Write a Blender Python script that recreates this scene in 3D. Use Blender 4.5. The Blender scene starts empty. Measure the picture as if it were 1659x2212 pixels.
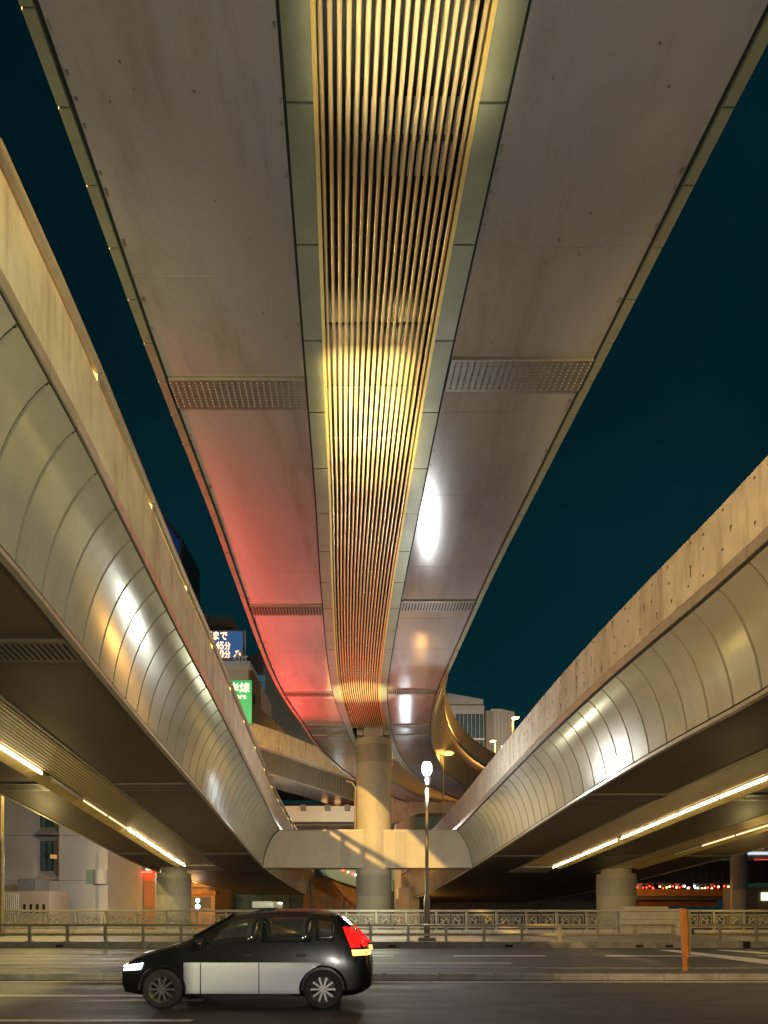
import bpy, bmesh, math, random
from mathutils import Vector, Matrix
random.seed(7)
R = math.radians
scn = bpy.context.scene
COL = scn.collection
F, CX, CY, EYE = 1400.0, 829.5, 1966.0, 1.5   # focal length and centre in a 1659 x 2212 frame, eye height

def at(px, py, Y):
    return Vector((( px - CX) * Y / F, Y, EYE + (CY - py) * Y / F))

# ------------------------------------------------------------------ materials
def mat(name, base, rough=.5, metal=0.0, var=.12, scale=3.0, stretch=(1, 1, 1), bump=0.0, bscale=40.0,
        emit=None, estr=0.0, stain=None, stain_amt=0.0, stain_scale=(2, 2, .25), rvar=.08, coat=0.0, spec=.5, det=6):
    m = bpy.data.materials.new(name); m.use_nodes = True
    nt = m.node_tree; N = nt.nodes; L = nt.links
    b = N['Principled BSDF']
    b.inputs['Roughness'].default_value = rough
    b.inputs['Metallic'].default_value = metal
    b.inputs['Specular IOR Level'].default_value = spec
    b.inputs['Coat Weight'].default_value = coat
    b.inputs['Coat Roughness'].default_value = .15
    b.inputs['Base Color'].default_value = (*base, 1)
    if emit:
        b.inputs['Emission Color'].default_value = (*emit, 1)
        b.inputs['Emission Strength'].default_value = estr
        return m
    tc = N.new('ShaderNodeTexCoord'); mp = N.new('ShaderNodeMapping')
    mp.inputs['Scale'].default_value = stretch
    L.new(tc.outputs['Object'], mp.inputs['Vector'])
    if var:
        n = N.new('ShaderNodeTexNoise'); n.inputs['Scale'].default_value = scale
        n.inputs['Detail'].default_value = det; n.inputs['Roughness'].default_value = .6
        L.new(mp.outputs[0], n.inputs['Vector'])
        mr = N.new('ShaderNodeMapRange')
        mr.inputs['From Min'].default_value = .3 if det > 3 else .1; mr.inputs['From Max'].default_value = .7 if det > 3 else .9
        mr.inputs['To Min'].default_value = 1 - var; mr.inputs['To Max'].default_value = 1 + var
        L.new(n.outputs['Fac'], mr.inputs['Value'])
        mx = N.new('ShaderNodeMix'); mx.data_type = 'RGBA'; mx.blend_type = 'MULTIPLY'
        mx.inputs['Factor'].default_value = 1
        mx.inputs['A'].default_value = (*base, 1)
        cb = N.new('ShaderNodeCombineColor')
        for i in range(3): L.new(mr.outputs[0], cb.inputs[i])
        L.new(cb.outputs[0], mx.inputs['B'])
        out = mx.outputs['Result']
        if stain:
            mp2 = N.new('ShaderNodeMapping'); mp2.inputs['Scale'].default_value = stain_scale
            L.new(tc.outputs['Object'], mp2.inputs['Vector'])
            n2 = N.new('ShaderNodeTexNoise'); n2.inputs['Scale'].default_value = 1.6; n2.inputs['Detail'].default_value = 8
            n2.inputs['Roughness'].default_value = .65
            L.new(mp2.outputs[0], n2.inputs['Vector'])
            mr2 = N.new('ShaderNodeMapRange'); mr2.inputs['From Min'].default_value = .48; mr2.inputs['From Max'].default_value = .72
            mr2.inputs['To Max'].default_value = stain_amt
            L.new(n2.outputs['Fac'], mr2.inputs['Value'])
            m3 = N.new('ShaderNodeMix'); m3.data_type = 'RGBA'
            L.new(mr2.outputs[0], m3.inputs['Factor']); L.new(out, m3.inputs['A'])
            m3.inputs['B'].default_value = (*stain, 1)
            out = m3.outputs['Result']
        L.new(out, b.inputs['Base Color'])
        if rvar:
            n4 = N.new('ShaderNodeTexNoise'); n4.inputs['Scale'].default_value = scale * 1.7; n4.inputs['Detail'].default_value = det
            L.new(mp.outputs[0], n4.inputs['Vector'])
            m4 = N.new('ShaderNodeMapRange'); m4.inputs['From Min'].default_value = .1; m4.inputs['From Max'].default_value = .9
            m4.inputs['To Min'].default_value = max(.02, rough - rvar); m4.inputs['To Max'].default_value = min(1, rough + rvar)
            L.new(n4.outputs['Fac'], m4.inputs['Value']); L.new(m4.outputs[0], b.inputs['Roughness'])
    if bump:
        nb = N.new('ShaderNodeTexNoise'); nb.inputs['Scale'].default_value = bscale; nb.inputs['Detail'].default_value = 4
        L.new(mp.outputs[0], nb.inputs['Vector'])
        bp = N.new('ShaderNodeBump'); bp.inputs['Strength'].default_value = bump; bp.inputs['Distance'].default_value = .02
        L.new(nb.outputs['Fac'], bp.inputs['Height']); L.new(bp.outputs[0], b.inputs['Normal'])
    return m

M = {}
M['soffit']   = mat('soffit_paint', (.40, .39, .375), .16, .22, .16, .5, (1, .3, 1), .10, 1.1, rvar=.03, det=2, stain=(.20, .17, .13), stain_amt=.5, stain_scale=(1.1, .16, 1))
M['soffit_shaded'] = mat('side_soffit_shaded', (.12, .088, .055), .48, .2, .16, .5, (1, .3, 1), .02, 1.5, det=2)  # same paint as the middle soffit, its shade put into the colour
M['vent']     = mat('vent_plate', (.22, .20, .17), .40, .6, .15, 4)
M['hole']     = mat('vent_hole', (.42, .42, .36), .5, .5, .1, 9)
M['trim']     = mat('trim_panel', (.27, .29, .21), .42, .35, .10, 2, bump=.03, bscale=8)
M['trim_lip'] = mat('trim_lip', (.55, .52, .42), .35, .7, .10, 3)
M['dark']     = mat('dark_gap', (.012, .012, .010), .8, 0, .1, 3)
M['cavity']   = mat('cavity_black', (.010, .010, .009), .9, 0, .1, 3)
M['clad']     = mat('cladding_metal', (.52, .50, .41), .215, .55, .12, .6, (1, .5, 1), .06, .9, rvar=.035, det=2, stain=(.33, .30, .22), stain_amt=.4, stain_scale=(1.2, 1.2, .35))
M['gold']     = mat('gold_tube', (.84, .66, .36), .31, .7, 0)
M['goldflat'] = mat('gold_frame', (.74, .56, .20), .42, .6, .08, 3)
M['conc']     = mat('parapet_concrete', (.52, .47, .37), .75, 0, .14, 1.6, bump=.15, bscale=30, stain=(.19, .13, .075), stain_amt=.68, stain_scale=(2.6, 1.8, .25))
M['pier']     = mat('pier_concrete', (.50, .45, .33), .62, 0, .07, 1.1, bump=.08, bscale=25, stain=(.30, .24, .16), stain_amt=.22, stain_scale=(1.2, 1.2, .3))
M['tile']     = mat('pier_tile', (.37, .34, .26), .5, 0, .16, 9)
M['steel']    = mat('rail_steel', (.36, .32, .24), .45, .4, .12, 4)
M['asphalt']  = mat('asphalt', (.052, .050, .046), .62, 0, .30, 1.2, (.25, 1, 1), .5, 90, stain=(.085, .078, .07), stain_amt=.5, stain_scale=(.12, .8, 1), rvar=.14)
M['paint']    = mat('road_paint', (.62, .60, .52), .6, 0, .25, 6)
M['paving']   = mat('sidewalk_paving', (.24, .21, .17), .7, 0, .2, 5, bump=.2, bscale=30)
M['kerb']     = mat('kerb_stone', (.27, .26, .23), .7, 0, .2, 4, bump=.2, bscale=30, stain=(.07, .07, .06), stain_amt=.6, stain_scale=(1.5, 1, 1.5))
M['balu']     = mat('balustrade_cast', (.36, .33, .25), .6, .1, .14, 5, bump=.1, bscale=30)
M['stone']    = mat('pedestal_stone', (.48, .43, .34), .7, 0, .12, 3, bump=.15, bscale=30)
M['water']    = mat('river_water', (.012, .018, .018), .08, 0, .2, 1.5, bump=.5, bscale=3)
M['bank']     = mat('bank_ground', (.10, .09, .075), .85, 0, .25, 1)
M['b_grey']   = mat('grey_facade', (.34, .33, .32), .7, 0, .08, .6, bump=.03, bscale=12)
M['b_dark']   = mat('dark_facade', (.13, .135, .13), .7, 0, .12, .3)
M['b_cream']  = mat('cream_facade', (.52, .46, .36), .7, 0, .08, .5)
M['b_beige']  = mat('beige_facade', (.33, .25, .18), .75, 0, .1, .5)
M['b_brick']  = mat('brick_facade', (.33, .13, .05), .75, 0, .15, 2)
M['b_white']  = mat('white_facade', (.50, .50, .50), .6, 0, .06, .4)
M['b_teal']   = mat('teal_wall', (.14, .22, .18), .6, 0, .08, .6)
M['glass_d']  = mat('dark_window', (.02, .03, .035), .12, 0, .2, 1)
M['glass_t']  = mat('teal_window', (.05, .09, .10), .2, 0, .2, 1)
M['black']    = mat('black_metal', (.018, .018, .018), .45, .3, .1, 3)
M['pole']     = mat('lamp_pole_paint', (.20, .17, .11), .5, .3, .12, 5)
M['orange']   = mat('orange_plastic', (.38, .14, .02), .5, 0, .12, 6)
M['green']    = mat('green_sign', (.0, .33, .13), .5, 0, .05, 2, emit=(.0, .34, .13), estr=.55)
M['signtext'] = mat('sign_white', (.8, .8, .8), .5, 0, 0, emit=(.85, .95, .9), estr=.85)
M['ledscreen']= mat('led_screen', (.02, .05, .12), .4, 0, 0, emit=(.035, .10, .24), estr=.9)
M['ledtext']  = mat('led_characters', (1, .5, .3), .4, 0, 0, emit=(1, .42, .22), estr=4.0)
M['tube_on']  = mat('fluorescent_tube_lit', (1, 1, 1), .4, 0, 0, emit=(1, .84, .58), estr=26)
M['tube_dim'] = mat('fluorescent_tube_dim', (1, 1, 1), .4, 0, 0, emit=(1, .72, .38), estr=1.6)
M['tube_off'] = mat('fluorescent_tube_unlit', (.6, .6, .55), .4, 0, .05, 3)
M['lampwhite']= mat('white_lamp_glow', (1, 1, 1), .4, 0, 0, emit=(1, .97, .93), estr=14)
M['lampsod']  = mat('sodium_lamp_glow', (1, 1, 1), .4, 0, 0, emit=(1, .45, .10), estr=1.8)
M['redglow']  = mat('red_signal_glow', (1, 0, 0), .4, 0, 0, emit=(1, .03, .015), estr=14)
M['bluewhite']= mat('bluewhite_glow', (1, 1, 1), .4, 0, 0, emit=(.7, .85, 1), estr=9)
M['warmglow'] = mat('warm_glow', (1, 1, 1), .4, 0, 0, emit=(1, .55, .2), estr=6)
M['carblack'] = mat('car_black_paint', (.007, .007, .008), .28, 0, .05, 3, coat=.35, rvar=.02)
M['carwhite'] = mat('car_white_paint', (.74, .75, .80), .3, 0, .04, 3, coat=.8, rvar=.03)
M['carglass'] = mat('car_glass', (.012, .014, .014), .06, 0, 0, coat=1.0)
M['tyre']     = mat('tyre_rubber', (.018, .017, .016), .8, 0, .1, 8)
M['rim']      = mat('wheel_rim', (.45, .43, .40), .3, .9, .05, 8)
M['taillens'] = mat('tail_lens', (.5, .0, .0), .3, 0, 0, emit=(1, .015, .012), estr=1.1)
M['tailamber']= mat('tail_lamp_lit', (1, .4, .1), .3, 0, 0, emit=(1, .36, .07), estr=5)
M['headlit']  = mat('headlight_lit', (1, 1, 1), .3, 0, 0, emit=(.72, .86, 1), estr=9)
M['chrome']   = mat('chrome', (.6, .6, .6), .12, 1, 0)
M['blue']     = mat('blue_sign_panel', (.01, .05, .3), .5, 0, 0, emit=(.01, .04, .16), estr=.35)

# ------------------------------------------------------------------ helpers
def obj(name, bm, m, parent=None, smooth=True, ang=32, recalc=True):
    if recalc: bmesh.ops.recalc_face_normals(bm, faces=bm.faces)
    me = bpy.data.meshes.new(name); bm.to_mesh(me); bm.free()
    if isinstance(m, (list, tuple)):
        for x in m: me.materials.append(x)
    else: me.materials.append(m)
    if smooth:
        for p in me.polygons: p.use_smooth = True
        me.set_sharp_from_angle(angle=R(ang))
    o = bpy.data.objects.new(name, me); COL.objects.link(o)
    if parent: o.parent = parent; o.matrix_parent_inverse = Matrix.Translation(-parent.location) if parent.location.length else Matrix()
    return o

def tag(o, label, cat, group=None, kind=None):
    o['label'] = label; o['category'] = cat
    if group: o['group'] = group
    if kind: o['kind'] = kind
    return o

def thing(name, label, cat, loc=(0, 0, 0), group=None):
    o = bpy.data.objects.new(name, None); COL.objects.link(o); o.location = loc
    o.empty_display_size = .2
    return tag(o, label, cat, group)

def struct(name, bm, m, smooth=False):
    o = obj(name, bm, m, None, smooth); o['kind'] = 'structure'; return o

def copy_tree(o, loc=None, parent=None):
    c = o.copy(); COL.objects.link(c)
    if parent: c.parent = parent
    if loc is not None: c.location = loc
    for ch in list(o.children): copy_tree(ch, None, c)
    return c

def box(bm, x0, x1, y0, y1, z0, z1, mi=0):
    vs = [bm.verts.new(p) for p in ((x0,y0,z0),(x1,y0,z0),(x1,y1,z0),(x0,y1,z0),(x0,y0,z1),(x1,y0,z1),(x1,y1,z1),(x0,y1,z1))]
    for f in ((0,3,2,1),(4,5,6,7),(0,1,5,4),(1,2,6,5),(2,3,7,6),(3,0,4,7)):
        bm.faces.new([vs[i] for i in f]).material_index = mi

def bbox(*a, bev=0.0, mi=0):
    bm = bmesh.new(); box(bm, *a, mi=mi)
    if bev: bmesh.ops.bevel(bm, geom=list(bm.edges), offset=bev, segments=2, affect='EDGES', profile=.6)
    return bm

def obox(bm, c, ux, uy, uz, hx, hy, hz, mi=0):
    c = Vector(c); ux = Vector(ux).normalized(); uy = Vector(uy).normalized(); uz = Vector(uz).normalized()
    vs = [bm.verts.new(c + ux*hx*a + uy*hy*b + uz*hz*d) for a, b, d in
          ((-1,-1,-1),(1,-1,-1),(1,1,-1),(-1,1,-1),(-1,-1,1),(1,-1,1),(1,1,1),(-1,1,1))]
    for f in ((0,3,2,1),(4,5,6,7),(0,1,5,4),(1,2,6,5),(2,3,7,6),(3,0,4,7)):
        bm.faces.new([vs[i] for i in f]).material_index = mi

def tube(bm, pts, rad, seg=10, caps=True, mi=0):
    pts = [Vector(p) for p in pts]
    rads = rad if isinstance(rad, (list, tuple)) else [rad] * len(pts)
    rings = []
    for i, p in enumerate(pts):
        d = (pts[min(i+1, len(pts)-1)] - pts[max(i-1, 0)]).normalized()
        up = Vector((0, 0, 1)) if abs(d.z) < .9 else Vector((1, 0, 0))
        a = d.cross(up).normalized(); b = a.cross(d).normalized()
        rings.append([bm.verts.new(p + (a*math.cos(2*math.pi*k/seg) + b*math.sin(2*math.pi*k/seg))*rads[i]) for k in range(seg)])
    for r0, r1 in zip(rings, rings[1:]):
        for k in range(seg):
            bm.faces.new((r0[k], r0[(k+1) % seg], r1[(k+1) % seg], r1[k])).material_index = mi
    if caps:
        bm.faces.new(rings[0][::-1]).material_index = mi; bm.faces.new(rings[-1]).material_index = mi

def lathe(bm, prof, c=(0, 0, 0), seg=40, mi=0):
    rings = []
    for r, z in prof:
        rings.append([bm.verts.new((c[0]+r*math.cos(2*math.pi*k/seg), c[1]+r*math.sin(2*math.pi*k/seg), c[2]+z)) for k in range(seg)])
    for r0, r1 in zip(rings, rings[1:]):
        for k in range(seg): bm.faces.new((r0[k], r0[(k+1) % seg], r1[(k+1) % seg], r1[k])).material_index = mi
    bm.faces.new(rings[0][::-1]); bm.faces.new(rings[-1])

def hermite(xs, ys, x):
    n = len(xs)
    if x <= xs[0]:  return ys[0] + (ys[1]-ys[0])/(xs[1]-xs[0])*(x-xs[0])
    if x >= xs[-1]: return ys[-1] + (ys[-1]-ys[-2])/(xs[-1]-xs[-2])*(x-xs[-1])
    i = max(j for j in range(n-1) if xs[j] <= x)
    def sl(j):
        if j == 0: return (ys[1]-ys[0])/(xs[1]-xs[0])
        if j == n-1: return (ys[-1]-ys[-2])/(xs[-1]-xs[-2])
        return (ys[j+1]-ys[j-1])/(xs[j+1]-xs[j-1])
    h = xs[i+1]-xs[i]; u = (x-xs[i])/h
    return ((2*u**3-3*u*u+1)*ys[i] + (u**3-2*u*u+u)*h*sl(i) + (-2*u**3+3*u*u)*ys[i+1] + (u**3-u*u)*h*sl(i+1))

# ------------------------------------------------------------------ viaduct paths
class SidePath:
    def __init__(s, rows, sign):
        s.t = [r[0] for r in rows]; s.x = [r[1] for r in rows]; s.h = [r[2] for r in rows]; s.sg = sign
    def p(s, t, a, z):
        return Vector((hermite(s.t, s.x, t) + s.sg*a, t, EYE + hermite(s.t, s.h, t) + z))
LEFT = SidePath([(-25,-5.9,8.0),(-8,-5.75,6.75),(0,-5.66,6.35),(9.8,-5.66,5.26),(12.15,-5.74,4.96),(16.24,-5.97,4.57),(20.74,-6.16,4.13),
                 (28,-6.54,3.43),(37.33,-6.98,2.53),(50,-7.6,2.15),(70,-8.4,1.65)], -1)
RIGHT = SidePath([(-25,15.5,7.2),(-8,12.2,6.3),(0,10.35,5.7),(8,8.75,5.18),(13.12,7.68,4.39),(15.5,7.29,4.20),(17.75,6.94,4.02),
                  (22.36,6.40,3.65),(30,5.72,3.03),(37.35,5.08,2.44),(49.6,3.6,1.45),(64,1.8,.75)], 1)

class MidPath:
    ct = [-25, 0, 7, 12, 16, 20, 27, 31.5, 37.3]
    cx = [2.4, .66, .18, -.15, -.39, -.66, -1.03, -1.13, -.87]
    ht = [-25, 5, 7.8, 12, 16, 20, 24, 31.5, 37.3, 45, 55, 80, 120]
    hh = [7.9, 9.25, 9.45, 9.86, 10.07, 10.14, 10.19, 10.36, 10.42, 10.25, 9.95, 9.3, 8.6]
    at_ = [37.3, 44, 49, 55, 65, 85, 110]
    aa = [3, 11, 18, 27, 42, 65, 75]
    wt = [-25, 7, 12, 20, 27, 31.5, 37.3, 120]
    ww = [3.92, 3.93, 4.02, 3.91, 3.86, 3.76, 3.66, 3.6]
    def __init__(s):
        s.tab = {}; x, y, t = -.87, 37.3, 37.3
        s.tt = []; s.xx = []; s.yy = []
        while t < 106:
            s.tt.append(t); s.xx.append(x); s.yy.append(y)
            a = R(hermite(s.at_, s.aa, t+.25)); x += .5*math.sin(a); y += .5*math.cos(a); t += .5
    def p(s, t, a, z):
        w = hermite(s.wt, s.ww, t)
        h = hermite(s.ht, s.hh, t)
        if t <= 37.3: x, y, an = hermite(s.ct, s.cx, t), t, 0
        else:
            i = min(int((t-37.3)/.5), len(s.tt)-2); u = (t-s.tt[i])/.5
            x = s.xx[i]*(1-u)+s.xx[i+1]*u; y = s.yy[i]*(1-u)+s.yy[i+1]*u
            an = R(hermite(s.at_, s.aa, t)) * min(1, (t-37.3)/6)
        # |a| <= 1 is the inner fixed strip region in metres; a given as ('w', f) is relative to the half width
        if isinstance(a, tuple): a = math.copysign(w, a[0]) + a[1]
        return Vector((x + a*math.cos(an), y - a*math.sin(an), EYE + h + z))
MID = MidPath()

def ts(t0, t1, dt):
    n = max(1, round((t1-t0)/dt)); return [t0 + (t1-t0)*i/n for i in range(n+1)]

def sweep(bm, path, prof, t0, t1, dt, closed=True, caps=True, mi=0):
    rings = [[bm.verts.new(path.p(t, a, z)) for a, z in prof] for t in ts(t0, t1, dt)]
    n = len(prof)
    for r0, r1 in zip(rings, rings[1:]):
        for k in range(n if closed else n-1):
            bm.faces.new((r0[k], r0[(k+1) % n], r1[(k+1) % n], r1[k])).material_index = mi
    if caps and closed:
        bm.faces.new(rings[0][::-1]).material_index = mi; bm.faces.new(rings[-1]).material_index = mi

def sw(name, path, prof, t0, t1, dt, m, parent, **k):
    bm = bmesh.new(); sweep(bm, path, prof, t0, t1, dt, **k); return obj(name, bm, m, parent)

def rect(a0, a1, z0, z1): return [(a0, z0), (a1, z0), (a1, z1), (a0, z1)]

CURVE = [(0, 0), (.03, .10), (.08, .22), (.15, .35), (.25, .49), (.385, .635), (.53, .755), (.69, .86), (.85, .94), (1, 1)]
def clad_prof(base, sgn, out, H, th=.035, z0=.105):
    pts = [(f*out, z0 + g*(H-z0)) for f, g in CURVE]
    A = [(base(sgn*a), z) for a, z in pts]; B = [(base(sgn*(a - th)), z + th) for a, z in pts]
    return A + B[::-1]

def cladding(path, base, sgn, out, H, t0, t1, parent, step=.8, gap=.06):
    prof = clad_prof(base, sgn, out, H)
    bm = bmesh.new(); t = t0
    while t < t1 - .1:
        sweep(bm, path, prof, t, t + step - gap, step); t += step
    obj('cladding', bm, M['clad'], parent, ang=40)
    back = [(base(sgn*(f*out - .07)), .09 + g*(H-.09)) for f, g in CURVE]
    back = back + [(base(sgn*(-.4)), H), (base(sgn*(-.4)), .09)]
    sw('cladding_backing', path, back, t0, t1, 1.6, M['dark'], parent)
    # lip along the lower edge
    bm = bmesh.new(); t = t0
    while t < t1 - .1:
        sweep(bm, path, rect(base(sgn*-.10), base(sgn*.025), -.035, .055), t, t + step - .02, step); t += step
    obj('lower_trim', bm, M['trim_lip'], parent)

# =================================================================== SIDE VIADUCTS
def side_viaduct(path, name, label, T0, T1, W, strips, rail, mirror_pier):
    """strips: list of (start, end, ledge_end) distances from the inner edge"""
    t = thing(name, label, 'elevated road', (0, 0, 0), 'curved viaducts above the river')
    idn = lambda a: a
    H = 2.12; OUT = .92 if rail else .88
    cladding(path, lambda a: -a, 1, OUT, H, T0, T1, t)
    cladding(path, lambda a: W + a, 1, .88, H, T0, T1, t)
    for sg, b in ((-1, 0), (1, W)):
        e = lambda a: b + sg*a
        sw('shadow_groove', path, rect(e(.30), e(OUT-.03), H, H+.12), T0, T1, 1.6, M['dark'], t)
        bm = bmesh.new(); tt = T0
        while tt < T1 - .1:
            sweep(bm, path, rect(e(.30), e(OUT), H+.121, H+.34), tt, tt+.775, .8); tt += .8
        obj('fascia_band', bm, M['trim_lip'], t)
        bm = bmesh.new(); tt = T0
        while tt < T1 - .1:      # cast parapet in 6.4 m lengths
            sweep(bm, path, [(e(.62), H+.341), (e(.87), H+.37), (e(.87), H+1.66), (e(.845), H+1.69), (e(.66), H+1.69), (e(.62), H+1.66)], tt, min(tt+6.385, T1), 1.6); tt += 6.4
        obj('parapet', bm, M['conc'], t)
    if rail:
        bm = bmesh.new(); tt = -22
        while tt < T1 - 1:
            a = [path.p(u, -.84, H+1.69+.24) for u in ts(tt+.03, min(tt+2.97, T1), 1.5)]
            tube(bm, a, .085, 12); tt += 3
        obj('handrail', bm, M['steel'], t)
        tt = -1.0
        while tt < T1:
            bm = bmesh.new(); c = path.p(tt, -.78, H+1.78); obox(bm, c, (1,0,0), (0,1,0), (0,0,1), .07, .05, .14)
            obj('rail_bracket', bm, M['steel'], t); tt += 3
    # soffits
    edges = [0.10]
    for s0, s1, s2 in strips: edges += [s0, s2]
    edges.append(W - .10)
    vents = [(11.9, 12.7), (20.9, 21.7), (33.0, 33.5), (-2, -1.2)]
    for i in range(0, len(edges), 2):
        a0, a1 = edges[i], edges[i+1]
        bm = bmesh.new(); cuts = sorted([v for v in vents])
        cur = T0
        for v0, v1 in cuts:
            sweep(bm, path, rect(a0, a1, .0, .05), cur, v0, 1.6); cur = v1 + .01
        sweep(bm, path, rect(a0, a1, .0, .05), cur, T1, 1.6)
        obj('soffit_panel', bm, M['soffit_shaded'], t)
        for v0, v1 in cuts:
            bm = bmesh.new(); sweep(bm, path, rect(a0+.03, a1-.03, -.045, .05), v0+.02, v1, .8)
            pl = obj('inspection_plate', bm, M['vent'], t)
            bm = bmesh.new(); n = int((a1-a0)/.12)
            for k in range(n):
                a = a0 + .1 + k*.12; sweep(bm, path, rect(a, a+.035, -.052, -.03), v0+.12, v1-.1, .8)
            obj('slots', bm, M['dark'], pl)
    # body above the soffit, deck
    sw('deck_box', path, [(.30, .62), (W-.30, .62), (W-.10, H), (.10, H)], T0, T1, 3.2, M['dark'], t)
    sw('carriageway', path, rect(-.60, W+.60, H+.12, H+.36), T0, T1, 3.2, M['asphalt'], t)
    for j, (s0, s1, s2) in enumerate(strips):
        # recess over the strip, bars, ledge
        bm = bmesh.new()
        nb = int(round((s1-s0-.16)/.125))
        for k in range(nb):
            a = s0 + .10 + (s1-s0-.20)*k/(nb-1)
            rr = .034
            sweep(bm, path, [(a+rr*math.cos(q*math.pi/4), .05+rr*math.sin(q*math.pi/4)) for q in range(8)], T0, 37.0, 1.6)
        obj('louvre_bars', bm, M['gold'], t, ang=60)
        bm = bmesh.new()
        sweep(bm, path, rect(s0+.0, s0+.035, -.03, .30), T0, 37.0, 1.6)
        obj('louvre_frame', bm, M['trim'], t)
        bm = bmesh.new(); sweep(bm, path, rect(s0, s1, .45, .55), T0, T1, 3.2)
        obj('louvre_cavity', bm, M['cavity'], t)
        # ledge that carries the tubes
        bm = bmesh.new(); tt = T0
        while tt < 36.5:
            sweep(bm, path, [(s1+.10, -.0), (s2-.02, -.15), (s2-.02, .30), (s1+.10, .30)], tt, min(tt+1.57, 37.0), 1.6); tt += 1.6
        obj('light_ledge', bm, M['goldflat'], t)
        sw('end_block', path, rect(s0, s2, -.02, .5), 37.0, 39.2, 1, M['pier'], t)
        if T1 > 40: sw('end_cover', path, rect(s0, s2, .0, .05), 39.21, T1, 1.6, M['soffit_shaded'], t)
    sw('edge_joint', path, rect(.026, .10, .012, .06), T0, T1, 1.6, M['dark'], t)
    return t

side_viaduct(LEFT, 'side_viaduct', 'curved viaduct with a tube handrail on its parapet, descending beside the grey building', -22, 70, 6.9,
             [(2.6, 4.3, 4.8)], True, None)
side_viaduct(RIGHT, 'side_viaduct', 'broad viaduct with bare spotted concrete parapet and two lit louvre strips beneath', -22, 64, 12.4,
             [(2.62, 4.4, 4.92), (7.75, 8.95, 9.4)], False, None)
# tie holes in the right parapet
bm = bmesh.new()
rv = [o for o in scn.objects if o.name.startswith('side_viaduct.001')][0]
t = 3.0
while t < 36:
    for z in (2.78, 3.22, 3.60):
        if random.random() < .12: continue
        c = RIGHT.p(t + random.uniform(-.16, .16), -.873, z + random.uniform(-.09, .09))
        obox(bm, c, (1,0,0), (0,1,0), (0,0,1), .004, .022, .022)
        if random.random() < .4:
            L_ = random.uniform(.03, .12); obox(bm, c - Vector((0,0,L_)), (1,0,0), (0,1,0), (0,0,1), .0025, .009, L_)
    t += .62
obj('tie_holes', bm, mat('rust_spot', (.07, .045, .025), .9, 0, .3, 9), rv)

# tubes under the side viaducts
def tube_light(path, s, t0, t1, kind, label, zz=-.06, group='fluorescent tubes on the viaduct ledges'):
    p = path.p((t0+t1)/2, s, zz); th = thing('tube_light', label, 'tube light', p, group)
    bm = bmesh.new(); tube(bm, [path.p(t0+.04, s, zz), path.p(t1-.04, s, zz)], .028, 10)
    obj('tube', bm, M[kind], th)
    bm = bmesh.new()
    for u in (t0+.02, t1-.02):
        obox(bm, path.p(u, s, zz), (1,0,0), (0,1,0), (0,0,1), .04, .02, .045)
    sweep(bm, path, rect(s-.05, s+.05, .0, .05), t0, t1, 2)
    obj('holder', bm, M['steel'], th)
lefts = [(12.5,14.9,'tube_on'),(14.9,17.3,'tube_on'),(17.3,19.8,'tube_on'),(20.3,22.7,'tube_off'),(22.7,25.1,'tube_dim'),(25.1,27.3,'tube_dim'),
         (27.3,30.0,'tube_on'),(30.0,32.4,'tube_on'),(32.4,34.6,'tube_on'),(34.6,36.7,'tube_on')]
ords = ['first','second','third','fourth','fifth','sixth','seventh','eighth','ninth','tenth','eleventh','twelfth']
stt = {'tube_on':'brightly lit','tube_off':'unlit','tube_dim':'faintly glowing'}
for i, (a, b, k) in enumerate(lefts):
    tube_light(LEFT, 4.33, a, b, k, f'{stt[k]} tube, {ords[i]} along the louvres of the handrailed left viaduct')
rights = [(13,15.4,'tube_on'),(15.4,18.2,'tube_on'),(18.9,21.2,'tube_on'),(21.2,23.6,'tube_on'),(23.6,26.0,'tube_on'),(26.0,28.2,'tube_on'),
          (28.5,30.6,'tube_on'),(30.6,32.7,'tube_on'),(32.7,34.8,'tube_on'),(34.8,36.8,'tube_on')]
for i, (a, b, k) in enumerate(rights):
    tube_light(RIGHT, 4.46, a, b, k, f'{stt[k]} tube, {ords[i]} along the inner louvres of the right viaduct')
for i, (a, b, k) in enumerate([(22.6,25,'tube_off'),(25,27.5,'tube_dim'),(27.5,30,'tube_dim'),(30,32.4,'tube_off')]):
    tube_light(RIGHT, 9.0, a, b, k, f'{stt[k]} tube, {ords[i]} along the outer louvres of the right viaduct')

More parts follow.
